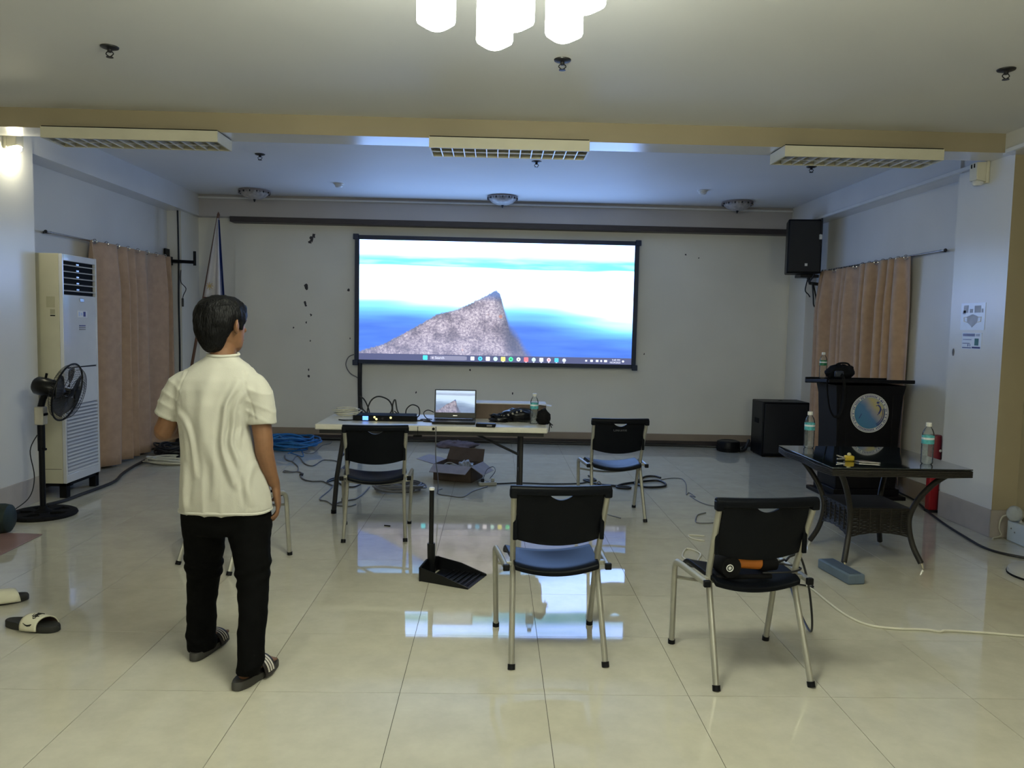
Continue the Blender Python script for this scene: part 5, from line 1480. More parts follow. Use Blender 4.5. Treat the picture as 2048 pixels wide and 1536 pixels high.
def leg_at(sx, sy, z):
    P = LEGS[(sx, sy)]
    for a, b in zip(P, P[1:]):
        if a.z >= z >= b.z:
            f = (a.z - z) / max(1e-6, a.z - b.z)
            return a.lerp(b, f)
    return P[-1]
# woven lower skirt: horizontal strands between legs, on four sides
for (A, Bk) in [((-1, -1), (1, -1)), ((1, -1), (1, 1)), ((1, 1), (-1, 1)), ((-1, 1), (-1, -1))]:
    n = 15
    for k in range(n):
        f = k / (n - 1)
        zc_ = 0.375 - 0.185 * f
        a, b = leg_at(*A, zc_), leg_at(*Bk, zc_)
        m_ = (a + b) / 2
        m_.z += 0.032 * f
        out = Vector((m_.x, m_.y, 0)).normalized()
        pts = []
        for i in range(0, 13):
            u = i / 12
            q = a * (1 - u) ** 2 + (2 * m_ - (a + b) / 2) * 2 * u * (1 - u) + b * u * u
            q = q + out * (0.003 * (1 if (i + k) % 2 else -1))
            pts.append(q)
        MB().tube(pts, 0.0058, 5).build('skirt_strand', M_wick, t, smooth=True)
    for i in range(1, 6):
        u = i / 6
        a0, b0 = leg_at(*A, 0.378), leg_at(*Bk, 0.378)
        a1, b1 = leg_at(*A, 0.195), leg_at(*Bk, 0.195)
        p0, p1 = a0.lerp(b0, u), a1.lerp(b1, u)
        p1.z += 0.05 * math.sin(PI * u) * 0.6
        MB().tube([p0, p1], 0.005, 5).build('skirt_stake', M_wick, t)
MB().bx(-0.205, 0.205, -0.205, 0.205, 0.368, 0.382).build('lower_shelf', M_wick, t)
bottle(2.281, 5.47, WZ, 0.262, 'full water bottle on the wicker table corner nearest the subwoofer')
bottle(2.80, 4.86, WZ, 0.268, 'water bottle on the wicker table beside the red tube')
t = thing('adhesive_roll', 'small yellow and orange clip with a silver blade on the wicker table', 'tool', (2.325, 4.93, WZ))
MB().bx(-0.03, 0.03, -0.02, 0.02, 0.0, 0.035).build('clip_body', mat('yellow_plastic', (0.50, 0.36, 0.03), rough=0.4), t, bevel=0.008)
MB().sphere((0.0, 0.0, 0.042), 0.013, 12, 8).build('clip_knob', mat('pale_yellow', (0.6, 0.55, 0.3), rough=0.4), t, smooth=True)
MB().tube([(-0.03, 0.01, 0.02), (-0.07, 0.03, 0.03)], 0.005, 6).build('clip_pin', M_steel, t)
MB().tube([(-0.03, -0.01, 0.015), (-0.08, 0.0, 0.012)], 0.005, 6).build('clip_pin', M_steel, t)
tag(MB().prism([(2.345, 4.90), (2.40, 4.915), (2.485, 4.83), (2.475, 4.82), (2.36, 4.86)], 'z', WZ + 0.0005, WZ + 0.010).build('foil_packet', M_steel, bevel=0.002), 'flat silver packet on the wicker table by the yellow clip', 'packet')
t = thing('grey_block', 'blue-grey long block on the floor under the wicker table edge', 'block', (2.195, 4.685, 0), math.radians(8))
M_bg = mat('blue_grey_foam', (0.115, 0.16, 0.22), rough=0.6, var=0.1)
MB().bx(-0.055, 0.055, -0.17, 0.17, 0, 0.062).build('block_body', M_bg, t, bevel=0.008)
MB().bx(-0.038, 0.038, -0.15, 0.15, 0.062, 0.066).build('block_inset', mat('blue_grey_dark', (0.07, 0.10, 0.15), rough=0.6), t, bevel=0.003)

# ------------------------------------------------------------------ lectern with round seal
M_lect = mat('lectern_black', (0.0055, 0.005, 0.006), rough=0.45, spec=0.2, var=0.2, scale=8)
t = thing('lectern', 'black wooden lectern with a round blue seal on its front', 'lectern', (3.44, 7.13, 0), math.radians(2))
MB().bx(-0.36, 0.34, -0.27, 0.27, 0, 0.035).build('foot_board', M_lect, t, bevel=0.006)
MB().bx(-0.31, 0.31, -0.20, 0.22, 0.035, 0.09).build('plinth', M_lect, t, bevel=0.004)
body = []
for z, hx, y0, y1 in [(0.09, 0.285, -0.17, 0.20), (0.62, 0.295, -0.17, 0.20), (0.95, 0.315, -0.175, 0.20), (1.05, 0.33, -0.19, 0.22)]:
    body.append([Vector((-hx, y0, z)), Vector((hx, y0, z)), Vector((hx, y1, z)), Vector((-hx, y1, z))])
MB().loft(body).build('body', M_lect, t, bevel=0.004)
MB().bx(-0.285, -0.215, -0.178, -0.168, 0.09, 1.02).bx(0.215, 0.285, -0.178, -0.168, 0.09, 1.02).build('corner_moulding', M_lect, t, bevel=0.003)
MB().prism([(-0.25, 1.075), (0.25, 1.045), (0.25, 1.075), (-0.25, 1.108)], 'x', -0.43, 0.375).build('top_board', M_lect, t, bevel=0.006)
MB().bx(-0.43, 0.375, 0.23, 0.25, 1.04, 1.095).build('book_stop', M_lect, t, bevel=0.004)
# seal
RS = 0.180
cz_, cy_ = 0.795, -0.182
def disc(r, y, m, name, parent, r_in=0.0, n=48, dx=0.0, dz=0.0):
    mb = MB()
    if r_in <= 0:
        mb.prism([(dx + r * math.cos(2 * PI * k / n), cz_ + dz + r * math.sin(2 * PI * k / n)) for k in range(n)], 'y', y, y + 0.003)
    else:
        vs, fs = [], []
        for yy in (y, y + 0.003):
            for rr in (r_in, r):
                vs += [(dx + rr * math.cos(2 * PI * k / n), yy, cz_ + dz + rr * math.sin(2 * PI * k / n)) for k in range(n)]
        for k in range(n):
            k2 = (k + 1) % n
            fs += [(k, k2, n + k2, n + k), (2 * n + k, 3 * n + k, 3 * n + k2, 2 * n + k2), (n + k, n + k2, 3 * n + k2, 3 * n + k), (k, 2 * n + k, 2 * n + k2, k2)]
        mb.add(vs, fs)
    return mb.build(name, m, parent)
def seal_material():
    m = bpy.data.materials.new('seal_picture'); m.use_nodes = True
    nt = m.node_tree; b = nt.nodes['Principled BSDF']; b.inputs['Roughness'].default_value = 0.5
    tc = nt.nodes.new('ShaderNodeTexCoord'); sp = nt.nodes.new('ShaderNodeSeparateXYZ'); nt.links.new(tc.outputs['Object'], sp.inputs[0])
    n = nt.nodes.new('ShaderNodeTexNoise'); n.inputs['Scale'].default_value = 9; nt.links.new(tc.outputs['Object'], n.inputs['Vector'])
    # diagonal sweep from blue (lower left) to pale gold (upper right)
    a = nt.nodes.new('ShaderNodeMath'); a.operation = 'MULTIPLY_ADD'; nt.links.new(sp.outputs[0], a.inputs[0]); a.inputs[1].default_value = 1.1
    b2 = nt.nodes.new('ShaderNodeMath'); b2.operation = 'SUBTRACT'; nt.links.new(sp.outputs[2], b2.inputs[0]); b2.inputs[1].default_value = 0.80
    nt.links.new(b2.outputs[0], a.inputs[2])
    c = nt.nodes.new('ShaderNodeMath'); c.operation = 'MULTIPLY_ADD'; nt.links.new(n.outputs['Fac'], c.inputs[0]); c.inputs[1].default_value = 0.10; nt.links.new(a.outputs[0], c.inputs[2])
    r = nt.nodes.new('ShaderNodeValToRGB'); mr = nt.nodes.new('ShaderNodeMapRange'); mr.inputs['From Min'].default_value = -0.2; mr.inputs['From Max'].default_value = 0.32
    nt.links.new(c.outputs[0], mr.inputs['Value']); nt.links.new(mr.outputs[0], r.inputs[0])
    e = r.color_ramp.elements
    e[0].position = 0.0; e[0].color = (0.05, 0.20, 0.34, 1)
    e[1].position = 1.0; e[1].color = (0.45, 0.46, 0.36, 1)
    q = e.new(0.45); q.color = (0.08, 0.20, 0.40, 1)
    q = e.new(0.60); q.color = (0.34, 0.33, 0.38, 1)
    q = e.new(0.72); q.color = (0.52, 0.44, 0.20, 1)
    nt.links.new(r.outputs[0], b.inputs['Base Color'])
    return m
sl = disc(RS, cy_, mat('seal_white', (0.62, 0.62, 0.60), rough=0.5), 'seal', t)
disc(RS * 0.95, cy_ - 0.001, M_inkd, 'ring_line', sl, RS * 0.935)
disc(RS * 0.80, cy_ - 0.001, seal_material(), 'seal_picture', sl)
disc(RS * 0.80, cy_ - 0.002, M_inkg, 'ring_line', sl, RS * 0.785)
rg = random.Random(5)
a = 0.15
while a < 2 * PI:
    if rg.random() < 0.78:
        rr = RS * 0.865
        MB().box((rr * math.cos(a), cy_ - 0.0012, cz_ + rr * math.sin(a)), (0.007, 0.002, 0.014), RY(-(a - PI / 2))).build('ring_letter', M_inkd, sl)
    a += 0.095
# dark bird-like figure and rising lines
def seal_stroke(pts, r):
    MB().tube([(x, cy_ - 0.004, cz_ + z) for x, z in pts], r, 6, flat=0.5).build('figure_stroke', M_inkd, sl, smooth=True)
seal_stroke(smoothpath([(0.055, 0.068, 0), (0.075, 0.075, 0), (0.095, 0.055, 0), (0.098, 0.03, 0), (0.085, 0.0, 0), (0.072, -0.015, 0)], 5) and [(v.x, v.y) for v in smoothpath([(0.055, 0.068, 0), (0.075, 0.075, 0), (0.095, 0.055, 0), (0.098, 0.03, 0), (0.085, 0.0, 0), (0.072, -0.015, 0)], 5)], [0.003] * 5 + [0.007] * 8 + [0.008] * 8 + [0.003] * 5)
MB().sphere((0.073, cy_ - 0.002, cz_ + 0.098), (0.014, 0.003, 0.010), 14, 8).build('figure_head', M_inkd, sl, smooth=True)
seal_stroke([(0.095, 0.118), (0.108, 0.112)], 0.005)
seal_stroke([(-0.10, -0.05), (-0.085, -0.02), (-0.078, -0.005)], 0.003)
for k, rr in enumerate((0.115, 0.13)):
    seal_stroke([(rr * math.cos(b) + 0.005, rr * math.sin(b)) for b in [math.radians(d) for d in range(-60, 25, 8)]], 0.004 if k else 0.003)
# things on the lectern
LT = (3.50, 7.22)
bottle(3.11, 7.22, 1.092, 0.245, 'water bottle with a green label standing on the lectern', mat('bottle_label_green', (0.03, 0.20, 0.09), rough=0.4, var=0.3, scale=40), 0.05)
t = thing('camera_bag', 'black camera bag with a hanging strap on the lectern', 'bag', (3.19, 7.03, 1.105), 0.05)
blob('bag_body', M_blackm, (0.0, 0.0, 0.055), (0.135, 0.10, 0.075), 61, 0.2, 2.4, t, 0.05)
MB().bx(-0.10, -0.02, -0.115, -0.08, 0.015, 0.075).build('front_pocket', mat('bag_grey_blue', (0.03, 0.035, 0.05), rough=0.35), t, bevel=0.012)
MB().tube(smoothpath([(-0.11, -0.09, 0.05), (-0.19, -0.15, 0.0), (-0.19, -0.16, -0.12), (-0.16, -0.16, -0.27), (-0.11, -0.16, -0.34), (-0.06, -0.16, -0.30), (-0.035, -0.16, -0.15), (-0.04, -0.15, 0.0), (-0.05, -0.10, 0.05)], 6), 0.015, 8, flat=0.25).build('strap', M_blackm, t, smooth=True)
MB().tube(smoothpath([(-0.07, -0.02, 0.11), (-0.03, -0.03, 0.14), (0.05, -0.03, 0.14), (0.09, -0.02, 0.10)], 5), 0.008, 8).build('carry_handle', M_blackm, t, smooth=True)

# ------------------------------------------------------------------ loudspeaker on the wall, subwoofer, drum
def speaker_cloth(name):
    return mat(name, (0.010, 0.011, 0.015), rough=0.6, var=0.25, scale=300)
M_grille = speaker_cloth('speaker_grille')
t = thing('loudspeaker', 'black loudspeaker hung high on the wall near the rear corner', 'loudspeaker', (3.60, 9.12, 2.21), math.radians(-8))
MB().prism([(-0.195, -0.15), (0.195, -0.15), (0.15, 0.16), (-0.15, 0.16)], 'z', 0.0, 0.625).build('cabinet', M_black, t, bevel=0.014, bseg=3)
MB().bx(-0.178, 0.178, -0.160, -0.149, 0.02, 0.605).build('grille', M_grille, t, bevel=0.006)
MB().bx(0.005, 0.035, -0.165, -0.160, 0.085, 0.115).build('badge', M_wplast, t)
t = thing('speaker_bracket', 'black tilt bracket under the hung loudspeaker', 'bracket', (3.70, 9.15, 2.14))
MB().bx(-0.12, 0.10, -0.09, 0.09, 0.03, 0.066).build('cradle', M_darkm, t, bevel=0.004)
MB().tube([(0.0, 0, 0.06), (0.03, 0.0, -0.03), (0.24, 0.02, -0.05)], 0.02, 10).build('arm', M_darkm, t, smooth=True)
MB().bx(0.225, 0.25, -0.06, 0.10, -0.12, 0.10).build('wall_plate', M_darkm, t, bevel=0.003)
cable([(3.66, 9.05, 2.14), (3.64, 9.05, 2.02), (3.68, 9.05, 1.97), (3.70, 9.05, 1.94)], 0.007, M_cblk, 'short black cable end hanging under the loudspeaker bracket')
cable([(3.74, 9.10, 2.12), (3.76, 9.10, 1.95), (3.77, 9.1, 1.85), (3.80, 9.1, 1.83), (3.79, 9.1, 1.95), (3.75, 9.1, 2.10)], 0.009, M_cblk, 'tied black cable bundle below the loudspeaker bracket')
cable([(3.745, 8.92, 2.85), (3.75, 8.93, 2.6), (3.74, 8.98, 2.4), (3.72, 9.02, 2.2), (3.70, 9.1, 2.12)], 0.010, M_cblk, 'black cable dropping from the conduit behind the loudspeaker')
tag(MB().box((3.742, 8.93, 2.63), (0.03, 0.03, 0.06)).build('cable_tag', M_wplast, bevel=0.006), 'white tag on the cable beside the loudspeaker', 'tag')
t = thing('subwoofer', 'large black subwoofer box on the floor in the rear corner', 'subwoofer', (3.54, 9.40, 0), math.radians(0))
MB().bx(-0.285, 0.285, -0.20, 0.20, 0.012, 0.675).build('cabinet', M_black, t, bevel=0.012, bseg=3)
MB().bx(-0.262, 0.262, -0.212, -0.20, 0.045, 0.65).build('grille', M_grille, t, bevel=0.004)
MB().lathe([(0.03, 0.675), (0.03, 0.680), (0.018, 0.681), (0.017, 0.66)], 18).build('pole_socket', M_darkm, t, smooth=True)
MB().bx(-0.292, -0.284, -0.07, 0.07, 0.40, 0.46).build('side_handle', M_blackm, t, bevel=0.003)
for sx in (-1, 1):
    for sy in (-1, 1):
        MB().lathe([(0.022, 0.0), (0.022, 0.014)], 12, c=(sx * 0.24, sy * 0.16, 0)).build('rubber_foot', M_blackm, t)
t = thing('cable_drum', 'black round flat drum on the floor left of the subwoofer', 'drum', (2.98, 9.62, 0))
MB().lathe([(0.13, 0.0), (0.145, 0.012), (0.145, 0.11), (0.135, 0.13), (0.11, 0.138), (0.10, 0.132), (0.001, 0.132)], 36).build('drum_body', M_black, t, smooth=True)
MB().lathe([(0.149, 0.03), (0.151, 0.04), (0.149, 0.05)], 36, caps=False).build('drum_band', M_blackm, t, smooth=True)
cable([(3.10, 9.55, .01), (3.18, 9.58, .03), (3.22, 9.60, .10), (3.24, 9.62, .14), (3.25, 9.7, .08), (3.2, 9.75, .012)], 0.02, M_cblk, 'thick black cable between the round drum and the subwoofer')

# ------------------------------------------------------------------ red tube, emergency light, stand base, notices
t = thing('red_tube', 'upright red tube with a wider capped top leaning by the right column', 'red tube', (3.785, 6.46, 0))
MB().bx(-0.042, 0.042, -0.035, 0.035, 0.02, 0.45).build('lower_tube', M_red, t, bevel=0.012)
MB().lathe([(0.047, 0.43), (0.052, 0.44), (0.053, 0.62), (0.050, 0.665), (0.044, 0.67), (0.001, 0.67)], 28).build('upper_cap', mat('red_dark', (0.16, 0.015, 0.025), rough=0.4), t, smooth=True)
MB().lathe([(0.012, 0), (0.010, 0.004)], 14, c=(0.02, -0.053, 0.54), M=RX(PI / 2).to_3x3()).build('button', M_wplast, t)
MB().bx(-0.044, 0.044, -0.037, 0.037, 0.0, 0.022).build('foot', M_darkm, t, bevel=0.004)
MB().bx(0.045, 0.062, -0.02, 0.02, 0.46, 0.54).build('clip', M_blackm, t, bevel=0.003)

t = thing('emergency_light', 'white emergency light box with a clear round lamp at the right edge', 'emergency light', (3.905, 5.40, 0.0), 0.0)
M_embox = mat('emergency_box', (0.55, 0.62, 0.66), rough=0.35, var=0.04)
MB().bx(-0.045, 0.045, -0.19, 0.19, 0.0, 0.155).build('case', M_embox, t, bevel=0.008)
for k in range(2):
    MB().lathe([(0.006, 0), (0.005, 0.003)], 10, c=(-0.046, 0.10 + k * 0.04, 0.08 + 0.02 * k), M=RY(-PI / 2).to_3x3()).build('screw', M_grey, t)
for s in (1,):
    hd_ = MB().lathe([(0.015, -0.02), (0.045, 0.0), (0.058, 0.035), (0.060, 0.05)], 24, c=(-0.02, 0.11 * s, 0.215), M=(RZ(0.4) @ RY(-PI / 2 + 0.15)).to_3x3()).build('lamp_bowl', mat('lamp_reflector', (0.8, 0.8, 0.76), rough=0.28, metal=0.6), t, smooth=True)
    MB().lathe([(0.060, 0.05), (0.050, 0.066), (0.001, 0.072)], 24, c=(-0.02, 0.11 * s, 0.215), M=(RZ(0.4) @ RY(-PI / 2 + 0.15)).to_3x3()).build('lamp_glass', M_glass, t, smooth=True)
    MB().tube([(0.0, 0.11 * s, 0.15), (-0.01, 0.11 * s, 0.18)], 0.012, 10).build('lamp_neck', M_wplast, t, smooth=True)
MB().tube(smoothpath([(0.0, 0.16, 0.20), (-0.06, 0.22, 0.17), (-0.07, 0.24, 0.08), (-0.05, 0.24, 0.02), (-0.12, 0.22, 0.006), (-0.16, 0.17, 0.006)], 6), 0.006, 8).build('cord', M_cwht, t, smooth=True)
M_lgrey = mat('pale_grey_plastic', (0.42, 0.42, 0.40), rough=0.4, var=0.04)
t = thing('fan_stand', 'pale grey round stand base cut off by the right edge', 'stand', (3.525, 4.72, 0))
MB().lathe([(0.19, 0.0), (0.205, 0.012), (0.20, 0.035), (0.16, 0.055), (0.06, 0.07), (0.03, 0.09)], 40).build('round_base', M_lgrey, t, smooth=True)
MB().lathe([(0.207, 0.0), (0.209, 0.008), (0.207, 0.014)], 40, caps=False).build('rubber_rim', M_blackm, t, smooth=True)
MB().tube([(0, 0, 0.08), (0, 0, 0.62)], 0.018, 12).build('pole', M_lgrey, t, smooth=True)

XN = 3.7795
t = thing('paper_notice', 'pale face mask notice taped to the right column', 'notice', (XN, 6.04, 1.675))
def onwall(y0, y1, z0, z1, d, m, name, parent):
    return MB().bx(-d, 0, y0, y1, z0, z1).build(name, m, parent)
M_pap2 = mat('paper_pale_blue', (0.74, 0.79, 0.90), rough=0.22, var=0.03)
onwall(-0.155, 0.155, -0.107, 0.107, 0.002, M_pap2, 'sheet', t)
MB().prism([(-0.07, 0.0), (0.0, 0.018), (0.07, 0.0), (0.065, -0.045), (0.0, -0.085), (-0.065, -0.045)], 'x', -0.0035, -0.002).build('mask_picture', M_inkp, t)
for y0, y1, z0, z1 in [(0.06, 0.12, 0.03, 0.09), (0.00, 0.04, 0.03, 0.06), (-0.10, -0.02, 0.03, 0.085), (-0.13, -0.11, 0.03, 0.06), (0.09, 0.13, 0.02, 0.05)]:
    onwall(y0, y1, z0, z1, 0.003, M_inkp, 'printed_block', t)
for s in (-1, 1):
    MB().tube([(-0.004, s * 0.068, -0.005), (-0.004, s * 0.11, -0.005), (-0.004, s * 0.105, -0.04), (-0.004, s * 0.066, -0.045)], 0.003, 5).build('ear_loop', M_paper, t)
t = thing('paper_notice', 'smaller blue printed notice below the face mask notice', 'notice', (XN, 6.035, 1.482))
onwall(-0.125, 0.125, -0.064, 0.064, 0.002, M_pap2, 'sheet', t)
for (y0, y1, z0, z1, m_) in [(-0.04, 0.115, 0.036, 0.058, M_ink), (-0.10, -0.05, 0.038, 0.056, M_inkp), (-0.09, -0.04, -0.035, 0.02, M_inkg), (0.0, 0.11, 0.008, 0.013, M_ink), (0.0, 0.115, -0.058, -0.052, M_inkd), (-0.115, -0.01, -0.058, -0.046, M_inkd), (0.02, 0.115, -0.022, -0.018, M_inkd), (0.035, 0.05, -0.045, -0.025, M_ink), (0.012, 0.022, -0.045, -0.025, M_ink)]:
    onwall(y0, y1, z0, z1, 0.003, m_, 'printed_block', t)
tag(MB().lathe([(0.016, 0), (0.014, 0.004), (0.001, 0.005)], 12, c=(XN, 6.27, 1.385), M=(RY(-PI / 2)).to_3x3() @ Matrix.Diagonal((2.0, 0.8, 1))).build('wall_smudge', mat('smudge', (0.16, 0.16, 0.18), rough=0.8)), 'small dark grey spot on the right column below the notices', 'spot')
# ------------------------------------------------------------------ the man walking towards the screen
PB = Vector((-1.17, 3.34, 0))
def ell_ring(c, hx, hy, n=28, p=1.0, M=None):
    out = []
    for k in range(n):
        a = 2 * PI * k / n
        ca, sa = math.cos(a), math.sin(a)
        x = math.copysign(abs(ca) ** p, ca) * hx
        y = math.copysign(abs(sa) ** p, sa) * hy
        v = Vector((x, y, 0))
        if M is not None: v = M @ v
        out.append(Vector(c) + v)
    return out

def finger(mb, base, d, bend_axis, lens, rads, curls):
    p = Vector(base)
    d = Vector(d).normalized()
    pts, rr = [p - d * 0.012, p], [rads[0], rads[0]]
    for L_, c_, r_ in zip(lens, curls, rads[1:]):
        d = (Matrix.Rotation(c_, 3, bend_axis) @ d).normalized()
        p = p + d * L_
        pts.append(p.copy()); rr.append(r_)
    mb.tube(smoothpath(pts, 3), [rr[min(len(rr) - 1, int(i / 3 + 0.5))] for i in range(3 * (len(pts) - 1) + 1)], 8)
    mb.sphere(pts[-1], rr[-1], 8, 6)
    return pts

def hand(mb, wrist, d, thumb_side, curl, s=1.0, thumb_curl=0.5):
    """d: direction of the hand, thumb_side: unit vector to the thumb; palm normal = d x thumb (curl towards it)"""
    w, d, t_ = Vector(wrist), Vector(d).normalized(), Vector(thumb_side).normalized()
    t_ = (t_ - d * t_.dot(d)).normalized()
    nrm = d.cross(t_) * s
    rings = []
    M3 = Matrix((t_, nrm, d)).transposed()
    for (q, hx, hy) in [(-0.02, .026, .020), (0.0, .027, .019), (0.03, .036, .017), (0.06, .041, .015), (0.082, .039, .013), (0.092, .034, .010)]:
        rings.append([w + M3 @ Vector((math.cos(a) * hx, math.sin(a) * hy, q)) for a in [2 * PI * k / 16 for k in range(16)]])
    mb.loft(rings)
    axis = t_ * (-1 if s > 0 else 1)
    tips = []
    for (off, L_, q) in [(.030, .076, .083), (.0105, .084, .088), (-.0105, .078, .085), (-.030, .061, .078)]:
        base = w + t_ * off + d * q
        lens = [L_ * .45, L_ * .32, L_ * .26]
        P = finger(mb, base, d + t_ * off * 1.2, axis, lens, [.0092, .0085, .0078, .0068], [curl * .6, curl, curl * .8])
        tips.append(P[-1])
    base = w + t_ * .030 + d * .022 + nrm * .004
    finger(mb, base, d * 0.75 + t_ * 0.75, axis, [.042, .030, .024], [.0125, .0105, .0092, .0078], [thumb_curl * .3, thumb_curl * .5, thumb_curl * .5])
    return tips

fy = math.radians(-25)
HR = Matrix.Rotation(fy, 3, 'Z')
HC = Vector((-0.006, 0.018, 1.50))
def hp(x, y, z): return HC + HR @ Vector((x, y, z))   # head space: x right, y forward
def head_parts(mb):
    rings = []
    for (z, y, hx, hy) in [(-.118, .045, .022, .022), (-.112, .042, .036, .034), (-.095, .032, .052, .056), (-.07, .020, .062, .076), (-.04, .008, .069, .090), (0, .002, .0745, .097), (.03, 0, .0755, .098), (.06, -.003, .071, .091), (.085, -.006, .057, .073), (.102, -.008, .034, .044), (.108, -.008, .012, .016)]:
        rings.append([hp(math.cos(a) * hx, y + math.sin(a) * hy * (1.0 if math.sin(a) < 0 else 0.97), z) for a in [2 * PI * k / 28 for k in range(28)]])
    mb.loft(rings)
    # nose, brow, lips, chin
    mb.loft([[hp(math.cos(a) * w_, y + math.sin(a) * d_, z) for a in [2 * PI * k / 12 for k in range(12)]] for (z, y, w_, d_) in [(.012, .088, .007, .010), (-.005, .094, .009, .012), (-.022, .101, .013, .015), (-.032, .100, .016, .014), (-.038, .092, .012, .008)]])
    for s in (-1, 1):
        mb.sphere(hp(.028 * s, .085, .022), (.020, .010, .007), 12, 8)
        mb.sphere(hp(.030 * s, .080, -.020), (.020, .013, .014), 12, 8)
        # ear
        E_ = [(.074 * s, -.004, .020), (.088 * s, -.014, .024), (.096 * s, -.024, .010), (.093 * s, -.022, -.012), (.083 * s, -.010, -.030), (.074 * s, -.002, -.030)]
        mb.tube(smoothpath([hp(*q) for q in E_], 4), 0.0055, 8)
        mb.sphere(hp(.084 * s, -.014, -.003), (.010, .015, .028), 12, 8, M=HR.to_4x4())
        mb.sphere(hp(.076 * s, -.003, -.026), (.006, .008, .009), 10, 8)
    mb.sphere(hp(0, .092, -.060), (.022, .009, .006), 14, 8)
    mb.sphere(hp(0, .088, -.070), (.019, .010, .007), 14, 8)
    mb.sphere(hp(0, .074, -.098), (.020, .016, .014), 14, 8)

body = MB()
head_parts(body)
body.tube([(-.010, .0, 1.24), (-.010, .006, 1.33), (-.006, .014, 1.40), (-.004, .018, 1.46)], [.070, .054, .052, .056], 20)
body.loft([ell_ring((cx, 0, z), hx, hy) for z, cx, hx, hy in [(.64, .004, .15, .10), (.75, .0, .155, .105), (.90, -.02, .13, .098), (1.05, -.03, .135, .10), (1.17, -.025, .155, .10), (1.25, -.02, .165, .085), (1.30, -.015, .12, .065), (1.34, -.012, .07, .055)]])
# right arm, hanging
RA = [(.135, .0, 1.245), (.155, -.004, 1.12), (.172, -.010, 1.00), (.174, -.008, .955), (.190, .008, .875), (.208, .028, .805)]
body.tube(smoothpath(RA, 4), [.052, .05, .048, .047, .045, .043, .042, .041, .0405, .040, .039, .039, .039, .0385, .037, .035, .033, .030, .028, .026, .0245], 16)
hand(body, (.212, .033, .790), (.10, .10, -1), (-.25, 1, .1), 0.45, -1.0)
# left arm, elbow bent, forearm carried across the front
LA = [(-.175, .0, 1.235), (-.215, .0, 1.14), (-.252, .006, 1.055), (-.262, .020, 1.035), (-.235, .10, 1.035), (-.18, .19, 1.05), (-.145, .235, 1.06)]
body.tube(smoothpath(LA, 4), [.052, .05, .048, .047, .046, .045, .044, .044, .044, .044, .045, .045, .045, .044, .043, .042, .040, .037, .034, .031, .029, .027, .026, .025, .0245], 16)
hand(body, (-.140, .243, 1.062), (.6, .75, .12), (.2, .1, 1), 0.35, 1.0)
# legs and feet inside the trousers
body.tube(smoothpath([(-.095, .01, .68), (-.115, .06, .44), (-.142, .105, .22), (-.146, .095, .07)], 4), [.075, .07, .066, .062, .056, .054, .052, .05, .046, .042, .038, .036, .034], 16)
body.tube(smoothpath([(.10, .0, .68), (.138, -.06, .44), (.160, -.14, .24), (.168, -.195, .08)], 4), [.075, .07, .066, .062, .056, .054, .052, .05, .046, .042, .038, .036, .034], 16)
def foot(mb, c, ang):
    Rm = Matrix.Rotation(ang, 3, 'Z')
    f_ = lambda x, y, z: Vector(c) + Rm @ Vector((x, y, z))
    rings = []
    for (y, hx, hz, zc) in [(-.098, .018, .016, .050), (-.085, .031, .030, .060), (-.05, .034, .040, .072), (0, .037, .034, .066), (.045, .044, .024, .055), (.075, .046, .018, .049), (.095, .042, .014, .045)]:
        rings.append([f_(math.cos(a) * hx, y, zc + math.sin(a) * hz) for a in [2 * PI * k / 16 for k in range(16)]])
    mb.loft(rings)
    return f_
for c, a, s in [((-.135, .150, 0), math.radians(-9), -1), ((.170, -.130, 0), math.radians(-16), 1)]:
    f_ = foot(body, c, a)
    for k, (x, L_, r_) in enumerate([(-.031 * s, .034, .0115), (-.012 * s, .032, .0088), (.005 * s, .028, .0082), (.020 * s, .024, .0078), (.033 * s, .018, .0075)]):
        body.tube([f_(x, .080, .044), f_(x, .098, .043), f_(x, .098 + L_ * .7, .040)], [r_ * 1.05, r_, r_ * .8], 8)
        body.sphere(f_(x, .098 + L_ * .7, .040), r_ * .85, 8, 6)
me = remeshed(body, 0.0042, 4, 0.5)
PERSON = link_mesh('person', me, M_skin)
PERSON.location = PB
tag(PERSON, 'man in a cream t-shirt and black trousers walking towards the screen', 'person')

# eyes (barely seen from behind)
for s in (-1, 1):
    MB().sphere(hp(.029 * s, .080, .004), .0115, 12, 8).build('eye', mat('eye_white', (.7, .7, .68), rough=.2), PERSON, smooth=True)
    MB().sphere(hp(.029 * s, .0885, .004), .0050, 10, 6).build('iris', M_blacks, PERSON, smooth=True)
    MB().tube([hp(.014 * s, .097, .024), hp(.030 * s, .095, .028), hp(.045 * s, .084, .024)], .0032, 6).build('eyebrow', M_hair, PERSON, smooth=True)
MB().tube([hp(-.020, .0985, -.0645), hp(-.008, .1035, -.064), hp(.008, .1035, -.064), hp(.020, .0985, -.0645)], .0022, 6).build('mouth_line', mat('lip', (.20, .07, .05), rough=.5), PERSON, smooth=True)

# hair
hm = MB()
rings = []
for (z, y, hx, hy) in [(.128, -.005, .016, .020), (.123, -.006, .044, .052), (.108, -.006, .073, .083), (.080, -.008, .094, .105), (.04, -.012, .103, .113), (.010, -.024, .098, .104), (-.018, -.044, .088, .084), (-.045, -.054, .076, .068), (-.070, -.060, .062, .053), (-.090, -.060, .050, .040), (-.106, -.056, .040, .030), (-.118, -.046, .024, .018)]:
    rings.append([hp(math.cos(a) * hx - 0.008, y + math.sin(a) * hy, z) for a in [2 * PI * k / 32 for k in range(32)]])
hm.loft(rings)
